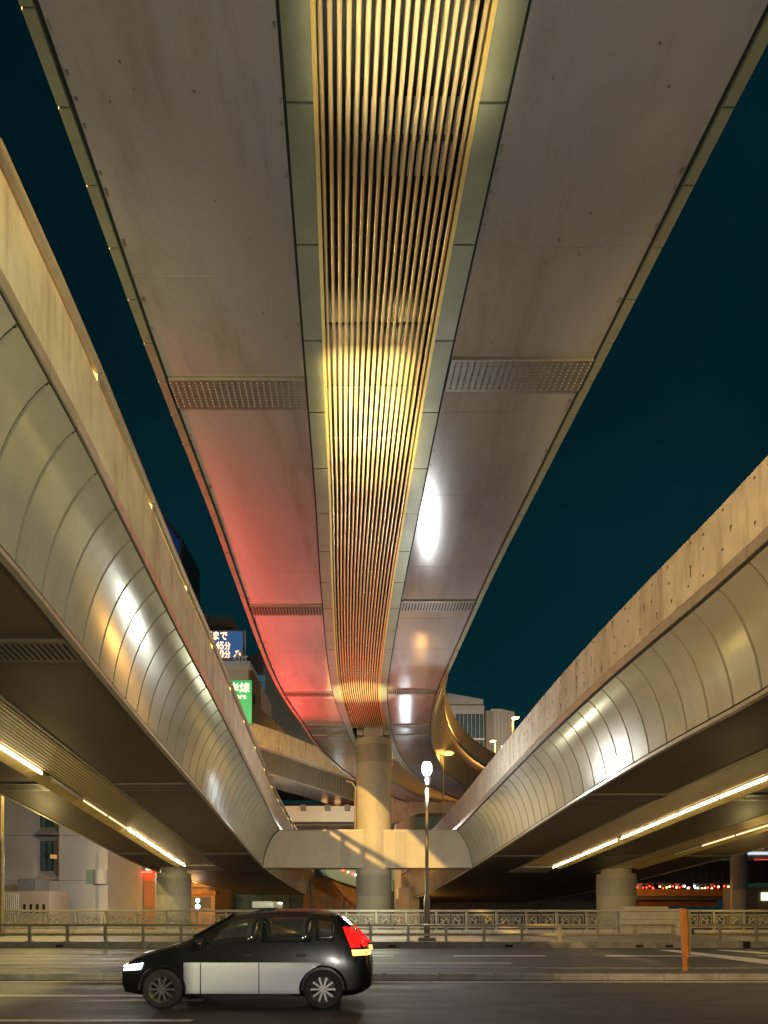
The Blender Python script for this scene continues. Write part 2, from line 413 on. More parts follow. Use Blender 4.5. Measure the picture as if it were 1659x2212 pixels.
# =================================================================== MIDDLE VIADUCT
mv = thing('middle_viaduct', 'tall viaduct overhead with gold louvre strip, bending right beyond its pier', 'elevated road', (0,0,0), 'curved viaducts above the river')
T0, T1 = -20.0, 104.0
SH = .97     # half width of the louvre strip
TR = SH + .33
def cl(sg):
    # base maps an outward distance to a lateral position relative to the deck edge
    path, out, H = MID, .72, 2.1
    base = lambda a: (sg, sg*a)
    prof = clad_prof(base, 1, out, H)
    bm = bmesh.new(); t = T0
    while t < T1 - .5:
        sweep(bm, path, prof, t, t+.772, .8); t += .8
    obj('cladding', bm, M['clad'], mv, ang=40)
    back = [(base(f*out - .07), .09 + g*(H-.09)) for f, g in CURVE] + [(base(-.4), H), (base(-.4), .09)]
    sw('cladding_backing', path, back, T0, T1, 1.6, M['dark'], mv)
    bm = bmesh.new(); t = T0
    while t < T1 - .5:
        sweep(bm, path, rect(base(-.12), base(.02), -.05, .06), t, t+.865, .89); t += .89
    obj('lower_trim', bm, M['trim'], mv)
    sw('edge_backing', path, rect(base(-.11), base(.0), -.03, .09), T0, T1, 1.6, M['dark'], mv)
    sw('edge_joint', path, rect(base(-.165), base(-.125), .0, .06), T0, T1, 1.6, M['dark'], mv)
    sw('shadow_groove', path, rect(base(.2), base(.64), H, H+.11), T0, T1, 1.6, M['dark'], mv)
    sw('fascia_band', path, rect(base(.2), base(.73), H+.11, H+.33), T0, T1, 1.6, M['trim_lip'], mv)
    bm = bmesh.new(); t = T0
    while t < T1 - 6.5:
        sweep(bm, path, rect(base(.46), base(.71), H+.33, H+1.69), t, t+6.385, .8); t += 6.4
    obj('parapet', bm, M['conc'], mv)
for sg in (-1, 1): cl(sg)
vents = {-1: [(-8, -7.2), (2, 2.8), (11.97, 12.75), (21.5, 22.25), (30.6, 31.3), (36.3, 37.0), (38.4, 39.1)],
          1: [(-8, -7.2), (2, 2.8), (11.5, 12.3), (21.2, 21.95), (30.3, 31.0), (36.3, 37.0), (38.4, 39.1)]}
for sg in (-1, 1):
    inn, outr = sg*(TR+.02), (sg, -sg*.17)
    bm = bmesh.new(); cur = T0
    for v0, v1 in vents[sg]:
        sweep(bm, MID, rect(inn, outr, .0, .04), cur, v0, .8); cur = v1 + .015
    sweep(bm, MID, rect(inn, outr, .0, .04), cur, T1, .8)
    obj('soffit_panel', bm, M['soffit'], mv)
    # plates with rows of raised studs (near) or slots (far)
    for v0, v1 in vents[sg]:
        bm = bmesh.new(); sweep(bm, MID, rect(inn, outr, -.05, .04), v0+.03, v1, .4)
        pl = obj('inspection_plate', bm, M['vent'], mv)
        bm = bmesh.new(); sweep(bm, MID, rect(inn, outr, -.056, .04), v0+.016, v0+.029, .4)
        obj('plate_edge', bm, M['trim_lip'], pl)
        w = hermite(MidPath.wt, MidPath.ww, v0) - .17 - TR - .02
        if v0 < 20:
            bm = bmesh.new(); n = 22
            for k in range(n):
                for q in range(9):
                    a = sg*(TR + .08 + w*(k+.25)/n); u = v0 + .10 + q*(v1-v0-.18)/8
                    c = MID.p(u, a, -.058)
                    lathe(bm, [(.010, -.010), (.018, -.004), (.018, .01)], c, 8)
            obj('studs', bm, M['hole'], pl)
        else:
            bm = bmesh.new(); n = 24
            for k in range(n):
                a = sg*(TR + .07 + w*(k+.2)/n)
                sweep(bm, MID, rect(a-.016, a+.016, -.056, -.03), v0+.13, v1-.1, .5)
            obj('slots', bm, M['dark'], pl)
    bm = bmesh.new()
    for v0, v1 in vents[sg]:
        for u in (v1+.62, v1+3.4, v0-2.1): sweep(bm, MID, rect(inn, outr, -.005, .01), u, u+.02, .05)
    obj('panel_seam', bm, M['soffit'], mv)
    bm = bmesh.new()
    for k in range(26):
        u = random.uniform(5, 16); a = sg*random.uniform(TR+.2, 3.5); r_ = random.uniform(.008, .022)
        lathe(bm, [(r_, -.003), (r_*.8, .01)], MID.p(u, a, 0), 7)
    obj('dirt_spots', bm, M['vent'], mv)
    # inner trim panels in 1.78 m lengths and their joint
    bm = bmesh.new(); t = -19.14
    while t < T1 - 1:
        sweep(bm, MID, rect(sg*SH, sg*(TR-.02), -.03, .05), t, t+1.75, .89); t += 1.78
    obj('strip_trim', bm, M['trim'], mv)
    sw('strip_joint', MID, rect(sg*(TR-.018), sg*(TR+.018), .005, .05), T0, T1, 1.6, M['dark'], mv)
    bm = bmesh.new()
    for t in [x*.25 for x in range(-10, 150)]:
        if random.random() < .45:
            for a, s_ in ((sg*(TR+.035), sg), ((sg, -sg*.19), -sg)):
                if random.random() < .4: continue
                d = random.uniform(.015, .06); l = random.uniform(.03, .12); u = t + random.uniform(0, .1)
                a2 = a + s_*d if not isinstance(a, tuple) else (a[0], a[1] + s_*d)
                sweep(bm, MID, rect(a, a2, -.006, .01), u, u+l, .2)
    obj('sealant_stain', bm, M['vent'], mv)
# louvre strip
NB = 18; STE = 37.1
for ta, tb in ((T0, STE), (39.6, T1)):
    bm = bmesh.new()
    for k in range(NB):
        a = -SH + .105 + (2*SH - .21)*k/(NB-1); rr = .029
        sweep(bm, MID, [(a+rr*math.cos(q*math.pi/4), .03+rr*math.sin(q*math.pi/4)) for q in range(8)], ta, tb, 1.0)
    obj('louvre_bars', bm, M['gold'], mv, ang=60)
for sg in (-1, 1):
    for ta, tb in ((T0, STE), (39.6, T1)):
        sw('strip_frame', MID, [(sg*(SH-.004), -.035), (sg*(SH-.06), -.03), (sg*(SH-.06), .38), (sg*(SH-.004), .38)], ta, tb, 1.06, M['goldflat'], mv)
bm = bmesh.new(); t = T0 + .5
while t < 60:
    sweep(bm, MID, rect(-SH+.06, SH-.06, .13, .16), t, t+.04, .1)
    t += 1.45
obj('cross_rods', bm, M['black'], mv)
sw('strip_cavity', MID, rect(-SH, SH, .85, .9), T0, T1, 1.6, M['cavity'], mv)
bm = bmesh.new()
for t in (7.9, 8.4):
    for k in range(16):
        a = -.8 + k*.105; sweep(bm, MID, rect(a, a+.045, .42, .46), t, t+.4, .4)
obj('cavity_grating', bm, M['trim_lip'], mv)
for sg in (-1, 1): sw('box_girder', MID, rect(sg*(SH+.01), (sg, -sg*.3), .06, 2.1), T0, T1, 1.6, M['dark'], mv)
sw('carriageway', MID, rect((-1, -.4), (1, .4), 2.12, 2.4), T0, T1, 1.6, M['asphalt'], mv)

# =================================================================== PIERS
def tile_band(bm, cx, cy, r, z0, z1, cols=46, rh=.105):
    rows = int((z1-z0)/rh)
    for j in range(rows):
        for k in range(cols):
            a = 2*math.pi*k/cols; n = (math.cos(a), math.sin(a), 0); tt = (-math.sin(a), math.cos(a), 0)
            hw = math.pi*r/cols - .010
            obox(bm, (cx+n[0]*(r+.004), cy+n[1]*(r+.004), z0+rh*(j+.5)), tt, n, (0,0,1), hw, .012, rh/2-.011)
PX, PY, PR = -.60, 38.2, 1.03
mp = thing('middle_pier', 'round concrete pier between the two lower viaducts, crossbeams on both sides', 'pier', (0,0,0))
zt = EYE + 10.0
bm = bmesh.new(); lathe(bm, [(PR, -4), (PR, zt-.30), (PR+.02, zt-.28), (PR+.02, zt-.02), (PR-.02, zt)], (PX, PY, 0), 64)
# lower thickening band
obj('column', bm, M['pier'], mp)
bm = bmesh.new(); tile_band(bm, PX, PY, PR, zt-1.45, zt-.30)
tile_band(bm, PX, PY, PR, at(0,1936,37.2).z, at(0,1888,37.2).z)
obj('tile_band', bm, M['tile'], mp, smooth=False)
bm = bmesh.new(); box(bm, PX-.56, PX+.56, PY-1.02, PY+1.0, zt, zt+.60)
obj('neck', bm, M['stone'], mp)
for sg in (-1, 1):
    bm = bbox(PX+sg*.58 if sg > 0 else PX-.98, PX+.98 if sg > 0 else PX-.58, PY-.80, PY+.8, zt+.12, zt+.52, bev=.02)
    obj('bearing_block', bm, M['trim_lip'], mp)
# drain pipe down the left flank
bm = bmesh.new(); tube(bm, [(PX-1.6, 38.2, zt-2.4), (PX-1.25, 37.9, zt-2.55), (PX-PR-.02, 37.75, zt-2.9), (PX-PR-.05, 37.7, zt-3.6), (PX-PR-.05, 37.7, 6.2)], .05, 8)
obj('drain_pipe', bm, M['steel'], mp)
# crossbeam: the end faces follow the cladding curve
FY0, FY1 = 37.35, 39.0
zb, ztp = EYE + 2.44, EYE + 4.56
for sg in (-1, 1):
    path = RIGHT if sg > 0 else LEFT
    e = path.p(37.35, 0, 0); zb_ = zb
    inner = PX + sg*.57
    pts = [(inner, zb_)]
    for f, g in CURVE: pts.append((e.x - sg*(.88*f) , zb_ + .02 + g*2.08))
    pts[1] = (e.x, zb_)
    pts.append((e.x - sg*.88, ztp+.02)); pts.append((inner, ztp+.02))
    bm = bmesh.new(); f0 = [bm.verts.new((x, FY0, z)) for x, z in pts]; f1 = [bm.verts.new((x, FY1, z)) for x, z in pts]
    n = len(pts)
    for k in range(n): bm.faces.new((f0[k], f0[(k+1) % n], f1[(k+1) % n], f1[k]))
    bm.faces.new(f0); bm.faces.new(f1[::-1])
    bmesh.ops.remove_doubles(bm, verts=bm.verts, dist=.001)
    cb = obj('crossbeam', bm, M['pier'], mp, ang=25)
    bm = bmesh.new(); box(bm, min(inner-.0, e.x-sg*.9), max(inner, e.x-sg*.9), FY0-.05, FY1+.05, ztp+.02, ztp+.07); obj('coping', bm, M['steel'], cb)
    x0, x1 = (at(852.7,0,FY0).x, at(879.5,0,FY0).x) if sg > 0 else (at(735,0,FY0).x, at(756,0,FY0).x)
    bm = bmesh.new(); z = zb+.06; j = 0
    while z < ztp - .08:
        nx = 6
        for k in range(nx): 
            w = (x1-x0)/nx; box(bm, x0+k*w+.012, x0+(k+1)*w-.012, FY0-.012, FY0+.01, z+.008, z+.105)
        z += .118
    obj('tile_band', bm, M['tile'], cb, smooth=False)

def side_pier(x, y, r, ztop, label, bands=((.45, 1.6),)):
    p = thing('side_pier', label, 'pier', (x, y, -4), 'round piers under the lower viaducts')
    bm = bmesh.new(); lathe(bm, [(r, -4), (r, ztop-.3), (r-.25, ztop-.29), (r-.25, ztop+.5)], (x, y, 0), 56)
    obj('column', bm, M['pier'], p)
    bm = bmesh.new()
    for a, b in bands: tile_band(bm, x, y, r, ztop-b, ztop-a, 48)
    obj('tile_band', bm, M['tile'], p, smooth=False)
side_pier(-12.44, 38.3, 1.0, EYE+2.45, 'round tile-banded pier under the handrailed viaduct, beside the brick building')
side_pier(13.72, 38.3, 1.12, EYE+2.42, 'stout tile-banded pier under the broad right viaduct behind the stone pedestal')

# =================================================================== GROUND, ROAD, PAVEMENT
def flat(pts, z, name=None, m=None, kind=None):
    bm = bmesh.new(); bm.faces.new([bm.verts.new((x, y, z)) for x, y in pts]); return bm
def g(px, py):          # photograph point on the road surface
    Y = EYE*F/(py-CY); return ((px-CX)*Y/F, Y)
struct('ground', flat([(-900,-300),(900,-300),(900,1500),(-900,1500)], -4.0), M['bank'])
struct('river_water', flat([(-160,33),(160,33),(160,56),(-160,56)], -3.9), M['water'])
struct('road', bbox(-120, 120, 6.4, 25.62, -.6, 0.0), M['asphalt'])
struct('near_pavement', bbox(-120, 120, -30, 6.38, -.6, .15), M['paving'])
struct('far_pavement', bbox(-120, 120, 25.95, 33.0, -1.2, .24), M['paving'])
bm = bmesh.new(); x = -60.0
while x < 60:
    if not 12.15 < x < 12.55: box(bm, x, x+1.19, 25.63, 25.94, -.02, .25)
    x += 1.2
bmesh.ops.bevel(bm, geom=list(bm.edges), offset=.02, segments=2, affect='EDGES')
struct('far_kerb', bm, M['kerb'])
bm = bmesh.new()
for x in (11.9, 14.2): box(bm, x, x+.28, 25.60, 25.97, -.02, .262)
for x in [random.uniform(-18, 18) for _ in range(9)]: box(bm, x, x+.3, 25.622, 25.64, .03, .13)
struct('kerb_inlets', bm, M['dark'])
bm = bmesh.new(); x = -60.0
while x < 60: box(bm, x, x+1.19, 13.86, 14.10, -.02, .13); box(bm, x, x+1.19, 15.3, 15.5, -.02, .13); x += 1.2
bmesh.ops.bevel(bm, geom=list(bm.edges), offset=.02, segments=2, affect='EDGES')
struct('median_kerb', bm, M['kerb'])
struct('median_strip', bbox(-120, 120, 14.11, 15.29, -.02, .125), M['asphalt'])
bm = bmesh.new()
def mark(pts, z=.004):
    bm.faces.new([bm.verts.new((*g(*p), z)) for p in pts])
def line(y0, y1, Y, w): bm.faces.new([bm.verts.new(p) for p in ((y0, Y, .004), (y1, Y, .004), (y1, Y+w, .004), (y0, Y+w, .004))])
line(-60, 60, 13.42, .2)
for x in range(-48, 48, 5): line(x+.25 if x else 0.1, x+3.3, 21.0, .38)
line(-40, 3.6, 18.2, .26)
line(-40, -3.15, 11.25, .2)
line(-40, -2.6, 8.70, .2)
bm.faces.new([bm.verts.new(p) for p in ((-5.2, 10.62, .004), (-3.0, 10.66, .004), (-3.0, 10.9, .004), (-4.2, 10.86, .004))])
bm.faces.new([bm.verts.new(p) for p in ((10.3, 24.4, .004), (10.9, 24.4, .004), (11.6, 19.2, .004), (10.6, 17.4, .004))])
bm.faces.new([bm.verts.new(p) for p in ((12.4, 24.4, .004), (12.9, 24.4, .004), (14.8, 19.8, .004), (13.8, 19.2, .004))])
bm2 = bmesh.new()
for x0, x1, y0, y1 in ((-9, 1.5, 12.2, 12.9), (2.2, 9.5, 9.3, 10.4), (4.5, 14, 17.0, 18.0), (-14, -6, 19.2, 20.3), (-1, 3.4, 22.3, 23.6)):
    bm2.faces.new([bm2.verts.new(p) for p in ((x0, y0, .003), (x1, y0+.06, .003), (x1+.1, y1, .003), (x0+.05, y1-.05, .003))])
struct('road_patches', bm2, mat('patched_asphalt', (.035, .033, .03), .55, 0, .3, 2, bump=.5, bscale=80))
bm3 = bmesh.new()
for k in range(7):
    x, y = random.uniform(-7, 8), random.choice((9.3, 10.2, 12.0, 17.2, 20.1, 23.0)); a = random.uniform(-.3, .3); w_ = .012
    for q in range(random.randint(12, 26)):
        x2 = x + .18*math.cos(a); y2 = y + .18*math.sin(a)
        bm3.faces.new([bm3.verts.new(p) for p in ((x, y, .0065), (x2, y2, .0065), (x2, y2+w_, .0065), (x, y+w_, .0065))])
        x, y = x2, y2; a = max(-.9, min(.9, a + random.uniform(-.5, .5)))
struct('road_cracks', bm3, M['dark'])
wear = mat('worn_road_paint', (.66, .63, .54), .6, 0, .25, 7, stain=(.12, .11, .10), stain_amt=.55, stain_scale=(1.5, 3, 1))
struct('road_markings', bm, wear)
bm = bmesh.new(); lathe(bm, [(.30, 0), (.30, .006)], (3.6, 16.4, 0), 28)
tag(obj('manhole_cover', bm, M['black']), 'dark round manhole cover in the far carriageway', 'manhole cover')
bm = bmesh.new()
for px, py, s_ in ((965,2172,.07),(905,2168,.03),(918,2137,.02),(890,2128,.02),(1005,2178,.025)):
    x, y = g(px, py); v = [bm.verts.new((x+random.uniform(-s_, s_)*1.6, y+random.uniform(-s_, s_)*.7, .008+random.uniform(0,.02))) for _ in range(3)]
    bm.faces.new(v)
lt = obj('litter', bm, M['paint'], recalc=False); lt['kind'] = 'stuff'; lt['label'] = 'scraps of white litter on the near lane'; lt['category'] = 'litter'

# =================================================================== BALUSTRADE
BY = 32.4
def ornate():
    """a cast square with sweeping leaves inside a frame, 0.62 x 0.60"""
    bm = bmesh.new(); w, h = .60, .56
    for a in ((0,.03,0,h),(w-.03,w,0,h),(0.031,w-.031,0,.03),(.031,w-.031,h-.03,h)):
        box(bm, a[0], a[1], -.03, .03, a[2], a[3])
    rnd = random.Random(5)
    for (x0, z0, a0, dl, n, cv) in ((.05,.05,60,.085,7,-9),(.05,.30,20,.08,7,14),(.30,.05,100,.08,7,-16),(.33,.52,-70,.075,6,14),(.55,.10,120,.08,7,12),
                                    (.10,.50,-40,.075,7,-12),(.55,.50,200,.08,6,14),(.2,.05,80,.07,5,14),(.45,.05,60,.07,6,12),(.3,.3,10,.06,6,40)):
        x, z, a = x0, z0, a0; pts = []
        for k in range(n+1):
            pts.append((min(max(x,.02),w-.02), -.004+.008*(k % 2), min(max(z,.02),h-.02)))
            x += dl*math.cos(R(a)); z += dl*math.sin(R(a)); a += cv
        rr = [.010+.016*math.sin(math.pi*k/n) for k in range(n+1)]
        tube(bm, pts, rr, 6)
    return bm
def balustrade(x0, x1, label):
    b = thing('balustrade', label, 'balustrade', (0,0,0), 'cast balustrades along the river side of the pavement')
    obj('top_rail', bbox(x0, x1, BY-.10, BY+.10, 1.40, 1.52, bev=.025), M['balu'], b)
    obj('middle_rail', bbox(x0, x1, BY-.035, BY+.035, 1.27, 1.31), M['balu'], b)
    obj('bottom_rail', bbox(x0, x1, BY-.05, BY+.05, .60, .66), M['balu'], b)
    bm = bmesh.new(); x = x0
    while x < x1 - .1: box(bm, x, min(x+1.47, x1), BY-.17, BY+.2, .24, .52); x += 1.49
    bmesh.ops.bevel(bm, geom=list(bm.edges), offset=.015, segments=1, affect='EDGES')
    obj('plinth', bm, M['stone'], b)
    n = max(1, round((x1-x0)/1.49)); st = (x1-x0)/n
    global ORN, POST
    for k in range(n+1):
        o = bpy.data.objects.new('post', POST); COL.objects.link(o); o.parent = b; o.location = (x0+k*st, BY, 0)
    for k in range(n):
        for q in range(2):
            o = bpy.data.objects.new('ornate_panel', ORN); COL.objects.link(o); o.parent = b
            o.location = (x0+k*st+.09+q*(.68), BY, .68)
            if (k+q) % 2: o.scale = (-1, 1, 1); o.location.x += .60
_o = obj('ornate_panel', ornate(), M['balu']); ORN = _o.data; bpy.data.objects.remove(_o)
_o = obj('post', bbox(-.055, .055, -.055, .055, .52, 1.40, bev=.01), M['balu']); POST = _o.data; bpy.data.objects.remove(_o)
balustrade(-21.4, 11.62, 'long cast balustrade with ornate leaf panels running left from the stone pedestal')
balustrade(15.0, 23.9, 'short cast balustrade with ornate leaf panels right of the stone pedestal')
pd = thing('stone_pedestal', 'big pale stone block pedestal ending the long balustrade', 'pedestal', (13.3, BY, .24))
bm = bmesh.new()
for j in range(3):
    off = .0 if j % 2 == 0 else .5
    xs = [11.75] + [11.75+off+k*1.0 for k in range(1 if off == 0 else 0, 4) if 11.75+off+k*1.0 < 14.7] + [14.85]
    xs = sorted(set(xs))
    for a, b_ in zip(xs, xs[1:]): box(bm, a+.004, b_-.004, BY-.35, BY+.9, .24+j*.40, .24+(j+1)*.40-.008)
bmesh.ops.bevel(bm, geom=list(bm.edges), offset=.008, segments=1, affect='EDGES')
obj('stone_courses', bm, M['stone'], pd)
bm = bmesh.new(); box(bm, 11.65, 14.95, BY-.45, BY+1.0, 1.44, 1.56); box(bm, 12.0, 14.2, BY-.1, BY+.7, 1.561, 1.68)
bmesh.ops.bevel(bm, geom=list(bm.edges), offset=.03, segments=2, affect='EDGES')
obj('coping', bm, M['stone'], pd)

# =================================================================== GUARDRAILS
def guardrail(x0, x1, y, label):
    gr = thing('guardrail', label, 'guardrail', (0,0,0), 'pipe guardrails along the far kerb')
    for z in (.90, .52):
        bm = bmesh.new(); obox(bm, ((x0+x1)/2, y, z), (1,0,0), (0,1,0), (0,0,1), (x1-x0)/2, .045, .047)
        bmesh.ops.bevel(bm, geom=list(bm.edges), offset=.03, segments=3, affect='EDGES')
        obj('rail', bm, M['steel'], gr)
    n = max(1, round((x1-x0)/1.54))
    for k in range(n+1):
        o = bpy.data.objects.new('post', GP); COL.objects.link(o); o.parent = gr; o.location = (x0+.1+k*(x1-x0-.2)/n, y+.06, .24)
bm = bmesh.new(); box(bm, -.055, .055, -.04, .05, 0, .70); box(bm, -.12, .12, -.09, .09, 0, .025)
_o = obj('post', bm, M['steel']); GP = _o.data; bpy.data.objects.remove(_o)
guardrail(-22, 11.75, 26.05, 'long grey two-rail guardrail beside the far carriageway, left of the orange marker')
guardrail(12.2, 24.5, 26.6, 'grey two-rail guardrail behind and right of the orange marker')

# =================================================================== STREET LAMPS
def white_lamp(x, y, top):
    th = thing('street_lamp', 'slim street lamp with blazing white head, standing behind the guardrail', 'street lamp', (x, y, .24))
    bm = bmesh.new(); box(bm, x-.36, x+.36, y-.25, y+.25, .24, .38); bmesh.ops.bevel(bm, geom=list(bm.edges), offset=.03, segments=2, affect='EDGES')
    obj('base', bm, M['pole'], th)
    bm = bmesh.new(); lathe(bm, [(.125, .38), (.125, 1.9), (.105, 2.0), (.075, 2.1), (.065, 5.6), (.085, 5.65), (.085, 6.3), (.07, 6.45)], (x, y, 0), 20)
    obj('pole', bm, M['pole'], th)
    bm = bmesh.new(); lathe(bm, [(.07, top-.75), (.13, top-.6), (.15, top-.42), (.10, top-.36)], (x, y, 0), 20)
    obj('lamp_neck', bm, M['black'], th)
    bm = bmesh.new(); lathe(bm, [(.02, top-.36), (.13, top-.33), (.20, top-.2), (.20, top+.05), (.14, top+.18), (.02, top+.2)], (x, y, 0), 20)
    obj('lamp_head', bm, M['lampwhite'], th)
    return th
LX, LY = 1.75, 26.45
white_lamp(LX, LY, 7.35)
def sod(px, ptop, pbase, Y, label, r=.09, arm=.6, base=None):
    p = at(px, ptop, Y); zb = base or at(px, pbase, Y).z
    th = thing('sodium_lamp', label, 'street lamp', (p.x, Y, zb), 'orange sodium lamps on the far viaducts')
    bm = bmesh.new(); tube(bm, [(p.x, Y, zb), (p.x, Y, p.z-.1), (p.x+.05, Y, p.z), (p.x+arm*.6, Y, p.z+.05)], [r, r*.7, r*.6, r*.5], 10)
    obj('pole', bm, M['pole'], th)
    bm = bmesh.new(); bmesh.ops.create_uvsphere(bm, u_segments=16, v_segments=10, radius=1, matrix=Matrix.Translation((p.x+arm, Y, p.z)) @ Matrix.Diagonal((.42, .22, .17, 1)))
    obj('lamp_head', bm, M['lampsod'], th)
    return Vector((p.x+arm, Y, p.z-.3))
sodp = [sod(957, 1627, 1778, 46, 'orange sodium lamp on tall thin pole right of the white street lamp', .07, .36, 5.5),
        sod(1107, 1551, 1640, 70, 'highest and rightmost orange sodium lamp above the right parapet', .10, .3),
        sod(1070, 1601, 1665, 85, 'orange sodium lamp between the grey buildings and the right parapet', .10, -.3),
        sod(1084, 1613, 1670, 95, 'faint smallest orange sodium lamp just above the right parapet', .10, .3)]

# orange marker post on the median
mk = thing('lane_marker', 'tall orange marker plate on a thin post on the median', 'marker post', (6.75, 14.7, .12))
def ext(name, pts, y0, y1, m, parent):
    bm = bmesh.new(); a = [bm.verts.new((x, y0, z)) for x, z in pts]; b = [bm.verts.new((x, y1, z)) for x, z in pts]
    n = len(pts); bm.faces.new(a); bm.faces.new(b[::-1])
    for k in range(n): bm.faces.new((a[k], a[(k+1) % n], b[(k+1) % n], b[k]))
    return obj(name, bm, m, parent, smooth=False)
def dz(px, py, Y=14.7): v = at(px, py, Y); return (v.x, v.z)
ext('plate', [dz(1469,1962), dz(1480,1964), dz(1483,2040), dz(1484,2068), dz(1476,2072), dz(1474,2030)], 14.62, 14.76, M['orange'], mk)
ext('post', [dz(1475,2071.8), dz(1483,2069), dz(1484,2096), dz(1486,2101), dz(1472,2101), dz(1475,2094)], 14.67, 14.71, M['orange'], mk)
ext('sign_back', [dz(1481.2,1966), dz(1487,1972), dz(1490,2040), dz(1485,2062)], 14.58, 14.64, M['pole'], mk)
bm = bmesh.new(); lathe(bm, [(.03, -.05), (.055, -.03), (.055, .03), (.03, .05)], (at(1494,2013,14.7).x, 14.7, at(0,2013,14.7).z), 14)
obj('reflector', bm, M['black'], mk)

# =================================================================== POLICE CAR
car = thing('police_car', 'black and white police hatchback driving left in the near lane', 'car', (-2.13, 10.6, 0))
XF, YC = -4.05, 10.62
ST = [(0,.32,.60,.46,.56,.56),(.05,.24,.70,.58,.64,.68),(.30,.20,.79,.72,.73,.83),(.88,.18,.84,.88,.76,.98),(1.06,.18,.845,.92,.735,1.06),
      (1.72,.18,.85,.94,.60,1.44),(2.2,.18,.85,.95,.60,1.505),(2.9,.18,.85,.96,.60,1.50),(3.28,.18,.845,.97,.585,1.45),(3.58,.20,.82,.97,.60,1.18),
      (3.72,.24,.79,.95,.66,.98),(3.82,.30,.73,.78,.62,.84),(3.86,.34,.66,.6,.55,.68)]
def st(u): return [hermite([s[0] for s in ST], [s[i] for s in ST], u) for i in range(1, 6)]
def lin(u):
    i = max(j for j in range(len(ST)-1) if ST[j][0] <= max(u, 0)); a, b = ST[i], ST[i+1]; k = (u-a[0])/(b[0]-a[0])
    return [a[q]*(1-k)+b[q]*k for q in range(1, 6)]
def section(u, off=0.0):
    zb, w, belt, rw, zt_ = lin(u)
    return [(0, zb), (w*.86, zb), (w-.01, zb+.10), (w+.0, (zb+belt)/2), (w*.985, belt), ((w*.97+rw)/2+.025, (belt+zt_)/2), (rw, zt_-.055), (rw-.09, zt_-.008), (0, zt_+.02)]
bm = bmesh.new(); us = sorted(set([s[0] for s in ST] + [ .15,.5,.7,1.2,1.4,1.55,1.9,2.5,3.1,3.45,3.65]))
rings = []
for u in us:
    h_ = section(u); full = h_ + [(-y, z) for y, z in h_[-2:0:-1]]
    rings.append([bm.verts.new((XF+u, YC-y, z)) for y, z in full])
n = len(rings[0])
for a, b in zip(rings, rings[1:]):
    for k in range(n): bm.faces.new((a[k], a[(k+1) % n], b[(k+1) % n], b[k]))
bm.faces.new(rings[0]); bm.faces.new(rings[-1][::-1])
obj('body', bm, M['carblack'], car, ang=40)
def side_pt(u, f, off):   # f: 0 at belt, 1 at roof edge
    s_ = section(u); b, m_, r_ = s_[4], s_[5], s_[6]
    if f < .5: y = b[0]+(m_[0]-b[0])*f*2; z = b[1]+(m_[1]-b[1])*f*2
    else: y = m_[0]+(r_[0]-m_[0])*(f-.5)*2; z = m_[1]+(r_[1]-m_[1])*(f-.5)*2
    return y+off, z
def body_y(u, z):
    c = section(min(u, 3.85))[2:7]
    if z <= c[0][1]: return c[0][0]
    for p, q in zip(c, c[1:]):
        if z <= q[1]: return p[0]+(q[0]-p[0])*(z-p[1])/max(1e-6, q[1]-p[1])
    return c[-1][0]
def panel(name, grid, m, parent, th=.012):
    bm = bmesh.new(); V = [[bm.verts.new(p) for p in row] for row in grid]
    for a, b in zip(V, V[1:]):
        for k in range(len(a)-1): bm.faces.new((a[k], a[k+1], b[k+1], b[k]))
    bmesh.ops.recalc_face_normals(bm, faces=bm.faces)
    o = obj(name, bm, m, parent, recalc=False); sd = o.modifiers.new('s', 'SOLIDIFY'); sd.thickness = th; sd.offset = 0; return o
